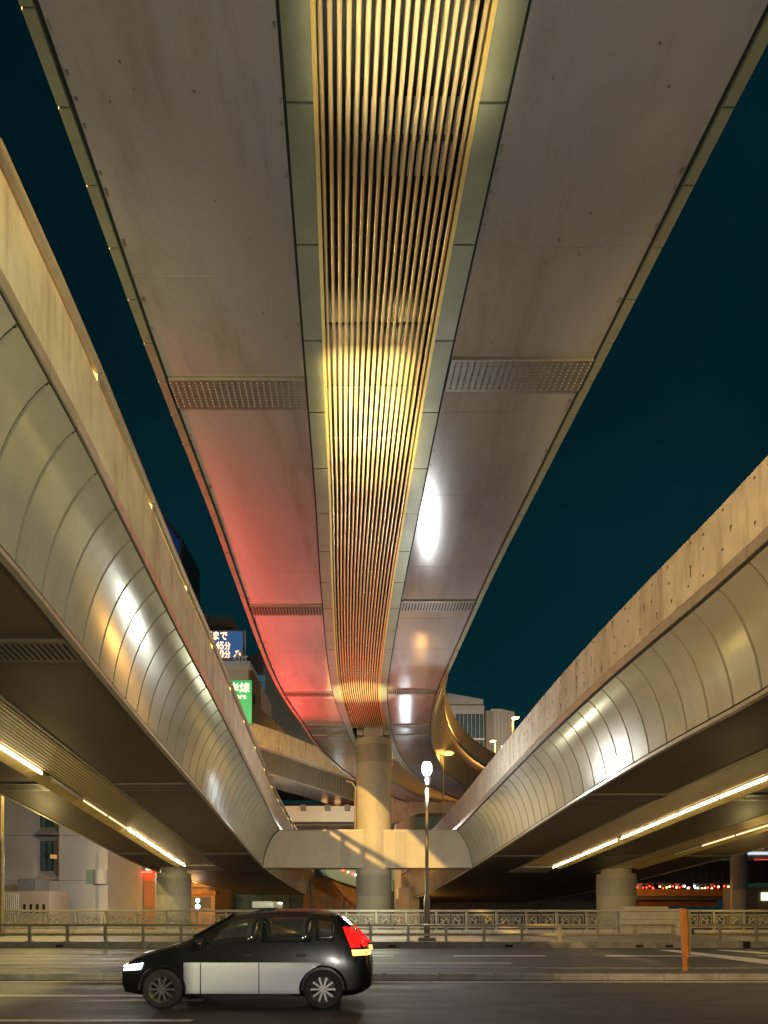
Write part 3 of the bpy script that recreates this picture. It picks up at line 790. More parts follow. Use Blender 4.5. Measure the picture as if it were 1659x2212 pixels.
for sg in (-1, 1):
    for u0, u1, f0, f1 in ((1.32,2.12,.10,.88),(2.2,2.95,.10,.88),(3.02,3.30,.14,.80)):
        grid = []
        for i in range(6):
            u = u0+(u1-u0)*i/5; row = []
            for k in range(5):
                f = f0+(f1-f0)*k/4
                if u0 < 1.4: 
                    uu = max(u, 1.16 + (u-1.32)*.0 + f*.62) if u < 1.16+f*.62 else u
                else: uu = u
                y, z = side_pt(uu, f, .008); row.append((XF+uu, YC+sg*y, z))
            grid.append(row)
        panel('side_window', grid, M['carglass'], car, .008)
    # white door panels
    grid = []
    for i in range(13):
        u = 1.03 + (3.16-1.03)*i/12; row = []
        for k in range(7):
            z = .22 + .49*k/6
            uu = u
            for cu in (.70, 3.13):
                dd = .36**2 - (z-.30)**2
                if dd > 0 and abs(uu-cu) < math.sqrt(dd): uu = cu + math.copysign(math.sqrt(dd), uu-cu if cu < 2 else -1)
            uu = min(uu, 2.80 + max(0, (z-.35))*1.0)
            s_ = section(uu)
            y = s_[2][0]+(s_[3][0]-s_[2][0])*min(1, max(0, (z-s_[2][1])/(s_[3][1]-s_[2][1])))
            row.append((XF+uu, YC+sg*(y+.010), z))
        grid.append(row)
    panel('door_panel', grid, M['carwhite'], car, .012)
    for u in (1.9, 2.72):
        s_ = section(u); obj('door_handle', bbox(XF+u, XF+u+.16, YC+sg*s_[4][0]-.018, YC+sg*s_[4][0]+.018, .80, .83, bev=.008), M['black'], car)
    for u in (1.28, 2.16):
        s_ = section(u); obj('door_gap', bbox(XF+u, XF+u+.014, YC+sg*(s_[3][0]+.012)-.006, YC+sg*(s_[3][0]+.012)+.006, .24, .70), M['black'], car)
    hl = []
    for i in range(5):
        row = []
        for k in range(4):
            u = .035 + .30*i/4; s_ = section(u); z = .60 + .09*k/3 + .02*i/4
            row.append((XF+u-.004, YC+sg*(s_[3][0]*(1.0)-(.0 if i else .10)), z))
        hl.append(row)
    def bquad(name, c, m, off=.012, n=6):   # c: four (u, z) corners going round
        gr_ = []
        for i in range(n+1):
            row = []
            for k in range(n+1):
                p, q = i/n, k/n
                u = (c[0][0]*(1-q)+c[1][0]*q)*(1-p)+(c[3][0]*(1-q)+c[2][0]*q)*p; z = (c[0][1]*(1-q)+c[1][1]*q)*(1-p)+(c[3][1]*(1-q)+c[2][1]*q)*p
                row.append((XF+u, YC+sg*(body_y(u, z)+off), z))
            gr_.append(row)
        panel(name, gr_, m, car, .015)
    bquad('headlight', [(.02, .57), (.36, .60), (.40, .70), (.06, .655)], M['headlit'])
    bquad('tail_light', [(3.42, 1.24), (3.55, 1.24), (3.83, .95), (3.55, .93)], M['taillens'])
    bquad('brake_light', [(3.56, .90), (3.84, .90), (3.845, .82), (3.58, .81)], M['tailamber'])
    bquad('sill', [(1.05, .24), (2.78, .24), (2.78, .20), (1.05, .20)], M['black'], .014)
    bm = bmesh.new(); bmesh.ops.create_uvsphere(bm, u_segments=12, v_segments=8, radius=1, matrix=Matrix.Translation((XF+1.30, YC+sg*.93, 1.0)) @ Matrix.Diagonal((.07, .10, .07, 1)))
    obj('door_mirror', bm, M['carblack'], car)
    for u in (.70, 3.13):
        wy = YC+sg*.77
        bm = bmesh.new(); prof = [(.19,-.09),(.27,-.10),(.298,-.075),(.305,0),(.298,.075),(.27,.10),(.19,.09)]
        rg = []
        for rr, dy in prof: rg.append([bm.verts.new((XF+u+rr*math.cos(2*math.pi*k/40), wy+dy, .305+rr*math.sin(2*math.pi*k/40))) for k in range(40)])
        for a, b in zip(rg, rg[1:]+rg[:1]):
            for k in range(40): bm.faces.new((a[k], a[(k+1) % 40], b[(k+1) % 40], b[k]))
        wh = obj('wheel', bm, M['tyre'], car)
        bm = bmesh.new()
        rg = []
        for rr, dy in ((.195,.095),(.20,.10),(.185,.085),(.17,.04)): rg.append([bm.verts.new((XF+u+rr*math.cos(2*math.pi*k/40), wy+sg*dy, .305+rr*math.sin(2*math.pi*k/40))) for k in range(40)])
        for a, b in zip(rg, rg[1:]):
            for k in range(40): bm.faces.new((a[k], a[(k+1) % 40], b[(k+1) % 40], b[k]))
        for q in range(10):
            a = 2*math.pi*q/10; d = (math.cos(a), 0, math.sin(a)); e_ = (-math.sin(a), 0, math.cos(a))
            obox(bm, (XF+u+d[0]*.11, wy+sg*.075, .305+d[2]*.11), d, e_, (0,1,0), .085, .014, .012)
        obox(bm, (XF+u, wy+sg*.075, .305), (1,0,0), (0,0,1), (0,1,0), .035, .035, .02)
        obj('rim', bm, M['rim'], wh)
        bm = bmesh.new(); rg = []
        for rr in (.0001, .18): rg.append([bm.verts.new((XF+u+rr*math.cos(2*math.pi*k/30), wy+sg*.03, .305+rr*math.sin(2*math.pi*k/30))) for k in range(30)])
        for k in range(30): bm.faces.new((rg[0][k], rg[0][(k+1) % 30], rg[1][(k+1) % 30], rg[1][k]))
        obj('brake_disc', bm, M['black'], wh)
        bm = bmesh.new(); rg = []
        for rr, dy in ((.325, .835), (.36, .862), (.37, .84)):
            rg.append([bm.verts.new((XF+u+rr*math.cos(math.pi*k/24), YC+sg*dy, .30+rr*math.sin(math.pi*k/24))) for k in range(25)])
        for a, b in zip(rg, rg[1:]):
            for k in range(24): bm.faces.new((a[k], a[k+1], b[k+1], b[k]))
        obj('wheel_arch', bm, M['black'], car)
panel('windscreen', [[(XF+(1.10+.60*k/5), YC+y*(1-.14*k/5), lin(1.10+.60*k/5)[4]+.028-abs(y)*.03) for y in (-.66,-.4,-.13,.13,.4,.66)] for k in range(6)], M['carglass'], car, .008)
panel('rear_window', [[(XF+(3.32+.27*k/4), YC+y*(1+.05*k/4), lin(3.32+.27*k/4)[4]+.026-abs(y)*.03) for y in (-.52,-.26,0,.26,.52)] for k in range(5)], M['carglass'], car, .008)
bm = bbox(XF+1.98, XF+2.32, YC-.48, YC+.48, 1.53, 1.64, bev=.03)
lb = obj('light_bar', bm, mat('light_bar_grey', (.42, .42, .44), .3, 0, .05, 4), car)
obj('bar_mount', bbox(XF+2.08, XF+2.22, YC-.35, YC+.35, 1.50, 1.53), M['black'], lb)
obj('front_grille', bbox(XF-.012, XF+.02, YC-.42, YC+.42, .36, .50, bev=.01), M['black'], car)
obj('number_plate', bbox(XF-.025, XF-.013, YC-.17, YC+.17, .40, .55), M['carwhite'], car)

# =================================================================== BACKGROUND
def boxat(name, x0, x1, ytop, ybot, Y, depth, m, parent=None, **k):
    a, b = at(x0, ytop, Y), at(x1, ybot, Y)
    bm = bmesh.new(); box(bm, a.x, b.x, Y, Y+depth, b.z, a.z)
    return obj(name, bm, m, parent, smooth=False)
def bld(name, label, cat, Y, x0, x1):
    return thing(name, label, cat, (at((x0+x1)/2, 0, Y).x, Y, -4))

# grey panelled building at the lower left
b1 = bld('grey_building', 'grey panelled building with angled window bays at lower left behind the balustrade', 'building', 52, 0, 235)
BY1 = 52.0
bm = bmesh.new()
xs = [-260,-120,-10,70,127,233]; ys = [1500,1600,1694,1805,1902,2090]
for i in range(len(xs)-1):
    for j in range(len(ys)-1):
        if (i == 3 and j in (2, 3)): continue
        a, b = at(xs[i], ys[j], BY1), at(xs[i+1], ys[j+1], BY1)
        box(bm, a.x+.015, b.x-.015, BY1, BY1+.3, b.z+.015, a.z-.015)
obj('wall', bm, M['b_grey'], b1, smooth=False)
a, b = at(-260,1502,BY1), at(232,2088,BY1)
bm = bmesh.new(); box(bm, a.x, b.x, BY1+1.3, BY1+18, b.z, a.z); box(bm, a.x, at(69,0,BY1).x, BY1+.28, BY1+1.31, b.z, a.z); box(bm, at(128,0,BY1).x, b.x, BY1+.28, BY1+1.31, b.z, a.z)
box(bm, at(69,0,BY1).x, at(128,0,BY1).x, BY1+.28, BY1+1.31, b.z, at(0,1902,BY1).z); box(bm, at(69,0,BY1).x, at(128,0,BY1).x, BY1+.28, BY1+1.31, at(0,1694,BY1).z, a.z)
obj('inner_wall', bm, M['b_grey'], b1, smooth=False)
for yt, yb in ((1696,1803),(1807,1900)):
    a, b = at(70,yt,BY1), at(127,yb,BY1)
    # splayed recess: window at the back left, slanting right reveal
    bm = bmesh.new()
    q = [(a.x+.05, BY1+1.2, b.z+.75), (a.x+1.05, BY1+1.2, b.z+.75), (a.x+1.05, BY1+1.2, a.z-.25), (a.x+.05, BY1+1.2, a.z-.25)]
    o_ = [(a.x, BY1+.02, b.z), (b.x, BY1+.02, b.z), (b.x, BY1+.02, a.z), (a.x, BY1+.02, a.z)]
    qv = [bm.verts.new(p) for p in q]; ov = [bm.verts.new(p) for p in o_]
    for k in range(4): bm.faces.new((ov[k], ov[(k+1) % 4], qv[(k+1) % 4], qv[k]))
    rec = obj('window_recess', bm, M['b_grey'], b1, smooth=False)
    bm = bmesh.new(); box(bm, q[0][0]-.02, q[1][0]+.02, BY1+1.16, BY1+1.25, q[0][2], q[2][2]); obj('window', bm, M['glass_t'], b1)
    bm = bmesh.new()
    for x in (q[0][0], (q[0][0]+q[1][0])/2, q[1][0]): box(bm, x-.045, x+.045, BY1+1.10, BY1+1.15, q[0][2], q[2][2])
    obj('window_frame', bm, M['black'], rec)
for px, py in ((118,1851),(113,1937)):
    a = at(px, py, BY1); obj('wall_light', bbox(a.x-.2, a.x+.2, BY1-.35, BY1, a.z-.16, a.z+.16, bev=.05), mat('wall_light_orange', (.5,.28,.1), .5, 0, 0, emit=(.6,.3,.1), estr=.5), b1)
a, b = at(183,1879,BY1), at(231,1910,BY1); bm = bmesh.new(); lathe(bm, [(.55, b.z), (.55, a.z)], (at(219,0,BY1).x, BY1-.1, 0), 24)
obj('round_bay', bm, M['b_grey'], b1)
boxat('pale_recess', 186, 209, 1879, 1910, BY1-.03, .04, M['b_teal'], b1)
sb = bld('low_shed', 'low brown shed with railings in front of the grey building', 'shed', 46, 0, 107)
boxat('wall', 6, 106, 1925, 2100, 47, 3, M['b_beige'], sb)
boxat('roof_box', 38, 76, 1898, 1925, 47.5, 2, M['b_dark'], sb)
bm = bmesh.new()
for k in range(9):
    p = at(6+k*4.2, 1930, 46.6); tube(bm, [(p.x, 46.6, -1), (p.x, 46.6, p.z)], .035, 6)
for py in (1930, 1945): a, b = at(6,py,46.6), at(40,py,46.6); tube(bm, [a, b], .035, 6)
obj('railing', bm, M['stone'], sb)
for k in range(4): boxat('shed_window', 50+k*14, 55+k*14, 1953, 1972, 46.97, .05, M['black'], sb)
b2 = bld('teal_building', 'narrow grey green building between grey and brick buildings', 'building', 56, 233, 255)
boxat('wall', 231, 254.5, 1600, 2090, 56, 12, M['b_teal'], b2)
boxat('drain_pipe', 240, 244, 1600, 2090, 55.9, .09, M['b_dark'], b2)
b3 = bld('brick_building', 'orange brick building behind the left round pier', 'building', 60, 255, 330)
boxat('wall', 255, 345, 1600, 2080, 60, 15, M['b_brick'], b3)
boxat('downpipe', 272, 277, 1600, 2080, 59.8, .19, M['black'], b3)
for y in (1880, 1905, 1960): boxat('brick_band', 277.3, 345, y, y+1.2, 59.9, .09, M['b_dark'], b3)
sgn = thing('shop_sign', 'red edged lit sign on the brick building beside the round pier', 'sign', at(312, 1872, 59.5))
boxat('sign_panel', 296, 326, 1862, 1882, 59.5, .3, M['b_dark'], sgn)
boxat('red_tube', 296, 327, 1882.3, 1885.5, 59.45, .3, M['redglow'], sgn)
boxat('white_panel', 315, 326, 1866, 1880, 59.42, .07, mat('sign_face', (.7,.8,.75), .5, 0, 0, emit=(.6,.75,.65), estr=.9), sgn)
b4 = bld('orange_lit_building', 'small building lit orange with dark openings right of the left round pier', 'building', 66, 400, 466)
boxat('wall', 395, 464, 1860, 2070, 66, 10, mat('orange_facade', (.50,.30,.12), .7, 0, .12, 1), b4)
boxat('canopy', 398, 466, 1925, 1932, 64.6, 1.39, M['b_brick'], b4)
for x0, x1, y0, y1 in ((418,442,1885,1900),(410,455,1938,1962)): boxat('opening', x0, x1, y0, y1, 65.9, .09, M['b_dark'], b4)
for y in (1903, 1916): boxat('facade_band', 400, 464, y, y+2.5, 65.8, .19, M['b_brick'], b4)
bw = thing('backlit_sign', 'small blue white lit sign seen through the balustrade', 'sign', at(427, 1955, 50))
for px, py, s_ in ((400,1945,.16),(404,1950,.13),(427,1945,.16),(427,1958,.19)):
    bm = bmesh.new(); p = at(px, py, 50); bmesh.ops.create_icosphere(bm, subdivisions=2, radius=s_, matrix=Matrix.Translation(p))
    obj('lamp', bm, M['bluewhite'], bw)
# dark retaining walls beneath the viaducts
def wallthing(name, label, x0, x1, yt, yb, Y, d, m, cat='wall', ribs=0):
    w = bld(name, label, cat, Y, x0, x1); boxat('wall', x0, x1, yt, yb, Y, d, m, w)
    if ribs:
        for k in range(ribs): 
            x = x0+(x1-x0)*(k+.5)/ribs; boxat('rib', x-.8, x+.8, yt+2, yb, Y-.2, .19, M['b_dark'], w)
    return w
wallthing('river_wall', 'teal grey river wall below the left viaduct', 464, 700, 1900, 2075, 74, 3, M['b_teal'], ribs=8)
wallthing('river_wall', 'orange lit brown river wall left of the middle pier', 655, 792, 1896, 2075, 71, 2.6, mat('orange_lit_wall', (.22,.10,.03), .7, 0, .3, 1), ribs=4)  # orange lamp light is put into the wall colour
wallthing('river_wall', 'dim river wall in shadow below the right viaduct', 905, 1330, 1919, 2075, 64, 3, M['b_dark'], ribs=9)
# second pier beyond, with its cap
p2 = thing('rear_pier', 'plain brown pier with wide cap standing behind the middle pier', 'pier', (at(876,0,60).x, 60, -4))
c = at(876, 1757, 60)
bm = bmesh.new(); lathe(bm, [(1.03, -4), (1.03, c.z+.05)], (c.x, 60, 0), 40); obj('column', bm, M['pier'], p2)
pts = [dz(846,1700,59), dz(1006,1716,59), dz(1000,1756,59), dz(905,1757,59), dz(848,1778,59), dz(830,1778,59), dz(830,1700,59)]
ext('cap_beam', pts, 59.0, 61.5, M['conc'], p2)
ft = thing('pier_footing', 'orange lit boxy footing around the rear pier base', 'footing', (at(880,0,57).x, 57, -4))
boxat('block', 855, 884, 1917, 2080, 57.5, 4, M['pier'], ft); boxat('block_side', 884.3, 906, 1917, 2080, 57.9, 3.5, M['tile'], ft)
# pale walls behind
pw = bld('pale_deck_wall', 'pale green sided road deck behind the right viaduct', 'elevated road', 74, 880, 965)
ext('side', [dz(895,1762,74), dz(938,1750,74), dz(956,1765,74), dz(960,1780,74), dz(950,1800,74), dz(890,1800,74)], 74, 80, M['b_teal'], pw)
ext('parapet', [dz(897,1757,73), dz(1012,1728,73), dz(1012,1742,73), dz(940,1755,73), dz(897,1761,73)], 73, 73.6, M['b_white'], pw)
# ramp crossing in the background
class Ramp:
    X = [-34, -22, -11.9, -6.5, -3.4, 1.5, 10]; Yv = [36, 47, 58, 67.5, 74, 84, 100]
    def p(s, t, a, z):
        x = hermite([0,1,2,3,4,5,6], s.X, t); y = hermite([0,1,2,3,4,5,6], s.Yv, t)
        dx = hermite([0,1,2,3,4,5,6], s.X, t+.05)-x; dy = hermite([0,1,2,3,4,5,6], s.Yv, t+.05)-y
        l = math.hypot(dx, dy); return Vector((x - a*dy/l, y + a*dx/l, EYE + z))
RP = Ramp(); rp = thing('background_ramp', 'tan sided ramp crossing in the distance behind the green sign', 'elevated road', (0,0,0), 'curved viaducts above the river')
sw('parapet', RP, rect(0, .3, 15.1, 16.8), 0, 6, .2, M['conc'], rp)
sw('far_parapet', RP, rect(4.7, 5, 15.1, 16.8), 0, 6, .2, M['conc'], rp)
sw('slab', RP, [(.05, 14.85), (5, 14.85), (5, 15.1), (.05, 15.1)], 0, 6, .2, M['conc'], rp)
sw('girder', RP, rect(.7, 4.3, 12.9, 14.85), 0, 6, .2, M['b_dark'], rp)
bm = bmesh.new()
for k in range(0, 60):
    sweep(bm, RP, rect(.62, .70, 13.1, 14.8), k*.1, k*.1+.012, .1)
obj('web_stiffeners', bm, M['b_dark'], rp)
sw('soffit_panel', RP, rect(.72, 4.5, 12.7, 12.88), 0, 6, .2, M['soffit'], rp)
cb2 = bld('pale_crossbeam', 'pale greenish crossbeam with bearings seen between parapet and middle pier', 'crossbeam', 70, 618, 772)
boxat('beam', 590, 776, 1741, 1775, 71, 2.2, M['b_white'], cb2)
for px in (655, 708, 750): boxat('bearing', px-6, px+5, 1738, 1750, 70.5, .49, M['b_dark'], cb2)
cb3 = bld('distant_road_deck', 'low distant road deck with orange lit edge above the left crossbeam', 'elevated road', 84, 618, 772)
boxat('deck_edge', 600, 800, 1776, 1779.5, 84, 8, mat('rust_red', (.45,.08,.03), .6, 0, .2, 3), cb3)
boxat('deck_side', 600, 860, 1780, 1800, 84.3, 7, M['b_grey'], cb3)
for px in (701, 729): boxat('edge_lamp', px-6, px+6, 1776.3, 1779, 83.9, .09, M['warmglow'], cb3)
wallthing('distant_facade', 'dim distant facade filling the gap behind the middle pier', 560, 1000, 1735, 2075, 135, 6, M['b_dark'], 'building')
gr2 = bld('green_lit_deck', 'pale green lit deck side under the left crossbeam, above the orange lit wall', 'elevated road', 70, 682, 772)
ext('side', [dz(676,1860,69), dz(850,1860,69), dz(850,1925,69), dz(772,1916,69), dz(730,1903,69), dz(698,1889,69)], 69, 70.5, M['b_teal'], gr2)
for i, (px, py, mm) in enumerate(((741,1880,'redglow'),(752,1884,'warmglow'),(762,1888,'redglow'),(768,1890,'bluewhite'))):
    v = at(px, py, 68.8); bm = bmesh.new(); bmesh.ops.create_icosphere(bm, subdivisions=2, radius=.11, matrix=Matrix.Translation(v)); obj('lamp', bm, M[mm], gr2)
# LED sign, its building, green sign
lb1 = bld('sign_building', 'cream office building carrying the electronic sign', 'building', 100, 430, 542)
boxat('wall', 380, 536, 1440, 1700, 100, 12, M['b_cream'], lb1)
boxat('roof_slab', 380, 540, 1428, 1439.6, 99.2, 13, M['b_white'], lb1)
boxat('side_wall', 536.2, 542, 1436, 1700, 100.4, 11, M['b_beige'], lb1)
boxat('parapet_upstand', 470, 520, 1422, 1427.8, 99.8, 3, M['b_beige'], lb1)
led = thing('electronic_sign', 'dark blue electronic board with glowing orange travel times', 'sign', at(488, 1392, 97))
boxat('screen', 430, 524, 1363, 1421, 97, .5, M['ledscreen'], led)
for nm, a_ in (('top_frame',(428,527,1361,1362.8)),('side_frame',(524.2,526.5,1362.9,1424)),('bottom_frame',(428,524,1421.2,1423.5))): boxat(nm, *a_, 96.8, .8, M['b_dark'], led)
boxat('frame_post', 528.5, 530.5, 1362, 1430, 96.9, .15, M['b_white'], led)
def text(s_, px, py, hpx, Y, m, parent, name='characters', wide=1.0, bold=.0, yoff=.03):
    cu = bpy.data.curves.new('t', 'FONT'); cu.body = s_; cu.size = 1; cu.extrude = .01; cu.offset = bold
    cu.align_x = 'RIGHT' if px < 0 else 'LEFT'; px = abs(px)
    to = bpy.data.objects.new('t', cu); COL.objects.link(to)
    me = bpy.data.meshes.new_from_object(to.evaluated_get(bpy.context.evaluated_depsgraph_get()))
    bpy.data.objects.remove(to)
    sc_ = hpx*Y/F/.72; p = at(px, py, Y)
    me.transform(Matrix.Translation((p.x, Y-yoff, p.z)) @ Matrix.Rotation(R(90), 4, 'X') @ Matrix.Diagonal((sc_*wide, sc_, .05/.01*.2, 1)))
    me.materials.clear(); me.materials.append(m)
    o = bpy.data.objects.new(name, me); COL.objects.link(o)
    if parent: o.parent = parent; o.matrix_parent_inverse = Matrix.Translation(-parent.location)
    return o
text('ばまで', -492, 1381, 15, 96.95, M['ledtext'], led, wide=.82, bold=.01)
text('45', -484, 1402, 16, 96.95, M['ledtext'], led, wide=.85, bold=.02); text('分', 484.5, 1402, 13, 96.95, M['ledtext'], led, wide=.75, bold=.01)
text('40', -484, 1421-1, 16, 96.95, M['ledtext'], led, wide=.85, bold=.02); text('分', 484.5, 1420, 13, 96.95, M['ledtext'], led, wide=.75, bold=.01)
bm = bmesh.new()
for p0, p1 in ((((506,1419)),((517,1408))), ((509,1407.5),(518,1407.5)), ((517.6,1407),(517.6,1416))):
    a, b = at(*p0, 96.9), at(*p1, 96.9); tube(bm, [a, b], .11, 6)
obj('arrow', bm, M['ledtext'], led)
dish = thing('roof_truss', 'white metal truss on the roof edge right of the electronic board', 'truss', at(520, 1420, 97))
bm = bmesh.new()
for p0, p1 in (((505,1425),(516,1408)),((516,1408),(522,1409)),((522,1409),(526,1440)),((510,1428),(534,1432)),((516,1415),(519,1438)),((529,1415),(533,1438)),((524,1420),(535,1418))):
    tube(bm, [at(*p0, 96.2), at(*p1, 96.2)], .13, 6)
obj('struts', bm, M['b_white'], dish)
gs = thing('road_sign', 'green expressway sign with white characters above the handrailed parapet', 'sign', at(515, 1515, 57.5))
boxat('sign_plate', 440, 543.5, 1469.5, 1563, 57.6, .12, M['green'], gs)
text('湾岸線', -540, 1494, 16.5, 57.6, M['signtext'], gs, wide=1.0, bold=.012)
text('Bayshore', -532, 1509.5, 12.2, 57.6, M['signtext'], gs, wide=.95, bold=.012)
text('Line', -513.5, 1523.5, 12.2, 57.6, M['signtext'], gs, wide=.95, bold=.012)
rb = bld('rooftop_plant_building', 'dim building with round tank and railings on its roof behind the electronic board', 'building', 118, 440, 512)
boxat('wall', 380, 500, 1350, 1700, 118, 10, M['b_dark'], rb)
boxat('plant_room', 450, 505, 1336, 1352, 117.6, 8, M['b_beige'], rb)
bm = bmesh.new(); c = at(436, 1322, 117); lathe(bm, [(1.0, at(0,1352,117).z), (1.0, c.z), (.8, c.z+.3)], (c.x, 118.5, 0), 20); obj('water_tank', bm, M['b_grey'], rb)
bm = bmesh.new()
for k in range(9): p = at(458+k*5.5, 1336, 117.3); tube(bm, [p, p+Vector((0,0,.9))], .05, 5)
tube(bm, [at(458,1326,117.3), at(502,1326,117.3)], .06, 5); obj('railing', bm, M['b_grey'], rb)
tw = bld('grey_tower', 'grey tower top with blue sign just above the left parapet', 'building', 150, 330, 392)
ext('wall', [dz(250,1040,150), dz(345,1104,150), dz(392,1160,150), dz(392,1700,150), dz(250,1700,150)], 150, 165, M['b_dark'], tw)
ext('blue_sign', [dz(340,1112,149), dz(352,1120,149), dz(386,1165,149), dz(386,1196,149), dz(340,1140,149)], 149, 149.9, M['blue'], tw)
ext('sign_edge', [dz(350,1108,148.6), dz(392,1158,148.6), dz(392,1225,148.6), dz(388,1225,148.6), dz(388,1162,148.6), dz(348,1113,148.6)], 148.6, 148.9, M['b_grey'], tw)
st1 = bld('stepped_building', 'brown building with stepped roofline right of the green sign', 'building', 84, 540, 620)
ext('wall', [dz(540,1448,84), dz(548,1450,84), dz(563,1480,84), dz(563,1532,84), dz(592,1556,84), dz(592,1561,84), dz(608,1572,84), dz(608,1640,84), dz(540,1640,84)], 84, 92, M['b_beige'], st1)
boxat('window', 547, 551, 1500, 1521, 83.95, .04, M['glass_d'], st1)
boxat('chimney', 592.5, 598, 1553, 1575, 84.5, 2, M['b_dark'], st1)
db = bld('dark_block', 'big plain dark grey block behind the stepped brown building', 'building', 105, 541, 700)
ext('wall', [dz(520,1423,105), dz(563,1409,105), dz(575,1411,105), dz(720,1560,105), dz(720,1700,105), dz(520,1700,105)], 105, 118, M['b_dark'], db)
bm = bmesh.new()
for k in range(5):
    a, b = at(551, 1458+k*17, 104.9), at(573, 1473+k*17, 104.9); box(bm, a.x, b.x, 104.85, 104.98, b.z, a.z)
obj('window_strip', bm, mat('bluish_window', (.05,.09,.11), .2, 0, 0, emit=(.05,.12,.15), estr=.5), db)
# right hand buildings
rb1 = bld('glazed_building', 'grey building with dark glazed front and rooftop box, right of the bending viaduct', 'building', 110, 965, 1046)
boxat('wall', 965, 1046, 1524, 1760, 110, 10, M['b_grey'], rb1)
ext('roof_box', [dz(966,1497,111), dz(985,1500,111), dz(1044,1511,111), dz(1044,1526,111), dz(966,1526,111)], 111, 119, M['b_grey'], rb1)
for y0, y1 in ((1542,1594),(1600,1650)):
    boxat('glazing', 984, 1045.5, y0, y1, 109.9, .09, M['glass_t'], rb1)
    bm = bmesh.new()
    for k in range(8):
        a, b = at(984+k*8.6, y0, 109.8), at(985+k*8.6, y1, 109.8); box(bm, a.x, b.x, 109.8, 109.89, b.z, a.z)
    obj('mullions', bm, M['b_grey'], rb1, smooth=False)
boxat('floor_edge', 984, 1047, 1594.5, 1598, 109.4, .59, M['b_white'], rb1)
rb2 = bld('panelled_building', 'pale building with vertical panels beside the sodium lamp', 'building', 116, 1046, 1112)
boxat('wall', 1046.5, 1066, 1535, 1760, 116, 10, M['b_grey'], rb2)
ext('roof_edge', [dz(1060,1531,115.6), dz(1080,1531,115.6), dz(1112,1538,115.6), dz(1112,1541,115.6), dz(1060,1536,115.6)], 115.6, 120, M['b_white'], rb2)
for k in range(6): boxat('panel', 1066.3+k*7.6, 1073.4+k*7.6, 1537+k*.8, 1760, 115.9, 1, M['b_white'], rb2)
# right end: girder, lit walls, traffic on the far road
col = bld('slim_pier', 'slim round pier at the right between distant orange lit walls', 'pier', 58, 1580, 1612)
c = at(1596, 1850, 58); bm = bmesh.new(); lathe(bm, [(.68, -4), (.68, c.z+.6)], (c.x, 58, 0), 36); obj('column', bm, M['pier'], col)
gd = bld('cross_girder', 'dark purple brown girder crossing low at the right', 'elevated road', 62, 1380, 1900)
boxat('web', 1375, 1900, 1862, 1906, 62.2, 3, mat('purple_girder', (.10,.065,.06), .6, 0, .2, 1), gd)
boxat('top_flange', 1480, 1900, 1858, 1862, 61.7, 4, M['b_dark'], gd)
bm = bmesh.new()
for k in range(14): a = at(1385+k*16, 1862, 62); b = at(1386+k*16, 1906, 62); box(bm, a.x, b.x, 62.05, 62.19, b.z, a.z)
obj('stiffeners', bm, M['b_dark'], gd, smooth=False)
ow = bld('orange_parapet', 'orange lit low road parapet with traffic lights glowing behind it at the right', 'elevated road', 78, 1380, 1580)
boxat('parapet', 1370, 1578, 1920, 1935, 78, .5, mat('orange_concrete', (.55,.24,.06), .7, 0, .15, 1), ow)
boxat('slab', 1365, 1584, 1935.3, 1944, 78.6, 6, M['b_dark'], ow)
boxat('support_wall', 1380, 1550, 1944.4, 1958, 80, 5, mat('rust_orange_wall', (.35,.12,.04), .7, 0, .2, 1), ow)
boxat('rear_parapet', 1620, 1900, 1938, 1960, 79, 2, mat('orange_concrete_b', (.5,.2,.05), .7, 0, .15, 1), ow)
rr = random.Random(3)
for i in range(15):
    px = 1388 + i*12.5 + rr.uniform(-4, 4); py = 1915 + rr.uniform(-3, 3); p = at(px, py, 79.4)
    k = ['redglow','redglow','bluewhite','warmglow','bluewhite'][rr.randrange(5)] if px > 1430 else 'redglow'
    cn = {'redglow':'red','bluewhite':'white','warmglow':'yellow'}[k]
    c = thing('distant_car', f'distant car with {cn} lights behind the orange parapet, {["1st","2nd","3rd","4th","5th","6th","7th","8th","9th","10th","11th","12th","13th","14th","15th"][i]} from the left', 'car', (p.x, 79.4, p.z-.6), 'distant cars behind the orange parapet')
    bm = bmesh.new(); w = .85
    ps = [(-w,-.5),(w,-.5),(w,.05),(.55*w,.15),(.4*w,.5),(-.5*w,.5),(-.75*w,.15),(-w,.05)]
    a_ = [bm.verts.new((p.x+x, 79.5, p.z+z)) for x, z in ps]; b_ = [bm.verts.new((p.x+x, 83.2, p.z+z)) for x, z in ps]
    bm.faces.new(a_); bm.faces.new(b_[::-1])
    for q in range(8): bm.faces.new((a_[q], a_[(q+1) % 8], b_[(q+1) % 8], b_[q]))
    obj('body', bm, M['b_dark'] if i % 3 else M['b_white'], c, smooth=False)
    for s_ in (-.6, .6):
        bm = bmesh.new(); bmesh.ops.create_icosphere(bm, subdivisions=1, radius=.13 if k != 'redglow' else .10, matrix=Matrix.Translation((p.x+s_, 79.4, p.z-.1))); obj('lamp', bm, M[k], c)
hb = bld('low_tail_building', 'low lit building at the far right edge behind the slim pier', 'building', 70, 1625, 1900)
boxat('wall', 1612, 1900, 1915, 2060, 72, 5, M['b_beige'], hb); boxat('lit_window', 1645, 1662, 1928, 1945, 71.9, .09, mat('green_white_window', (.8,.9,.7), .5, 0, 0, emit=(.8,1,.65), estr=1.6), hb)
far = bld('far_city_wall', 'far warm lit facades glimpsed above the purple girder at the right', 'building', 130, 1560, 1900)
boxat('wall', 1540, 1900, 1780, 1870, 130, 5, M['b_beige'], far)
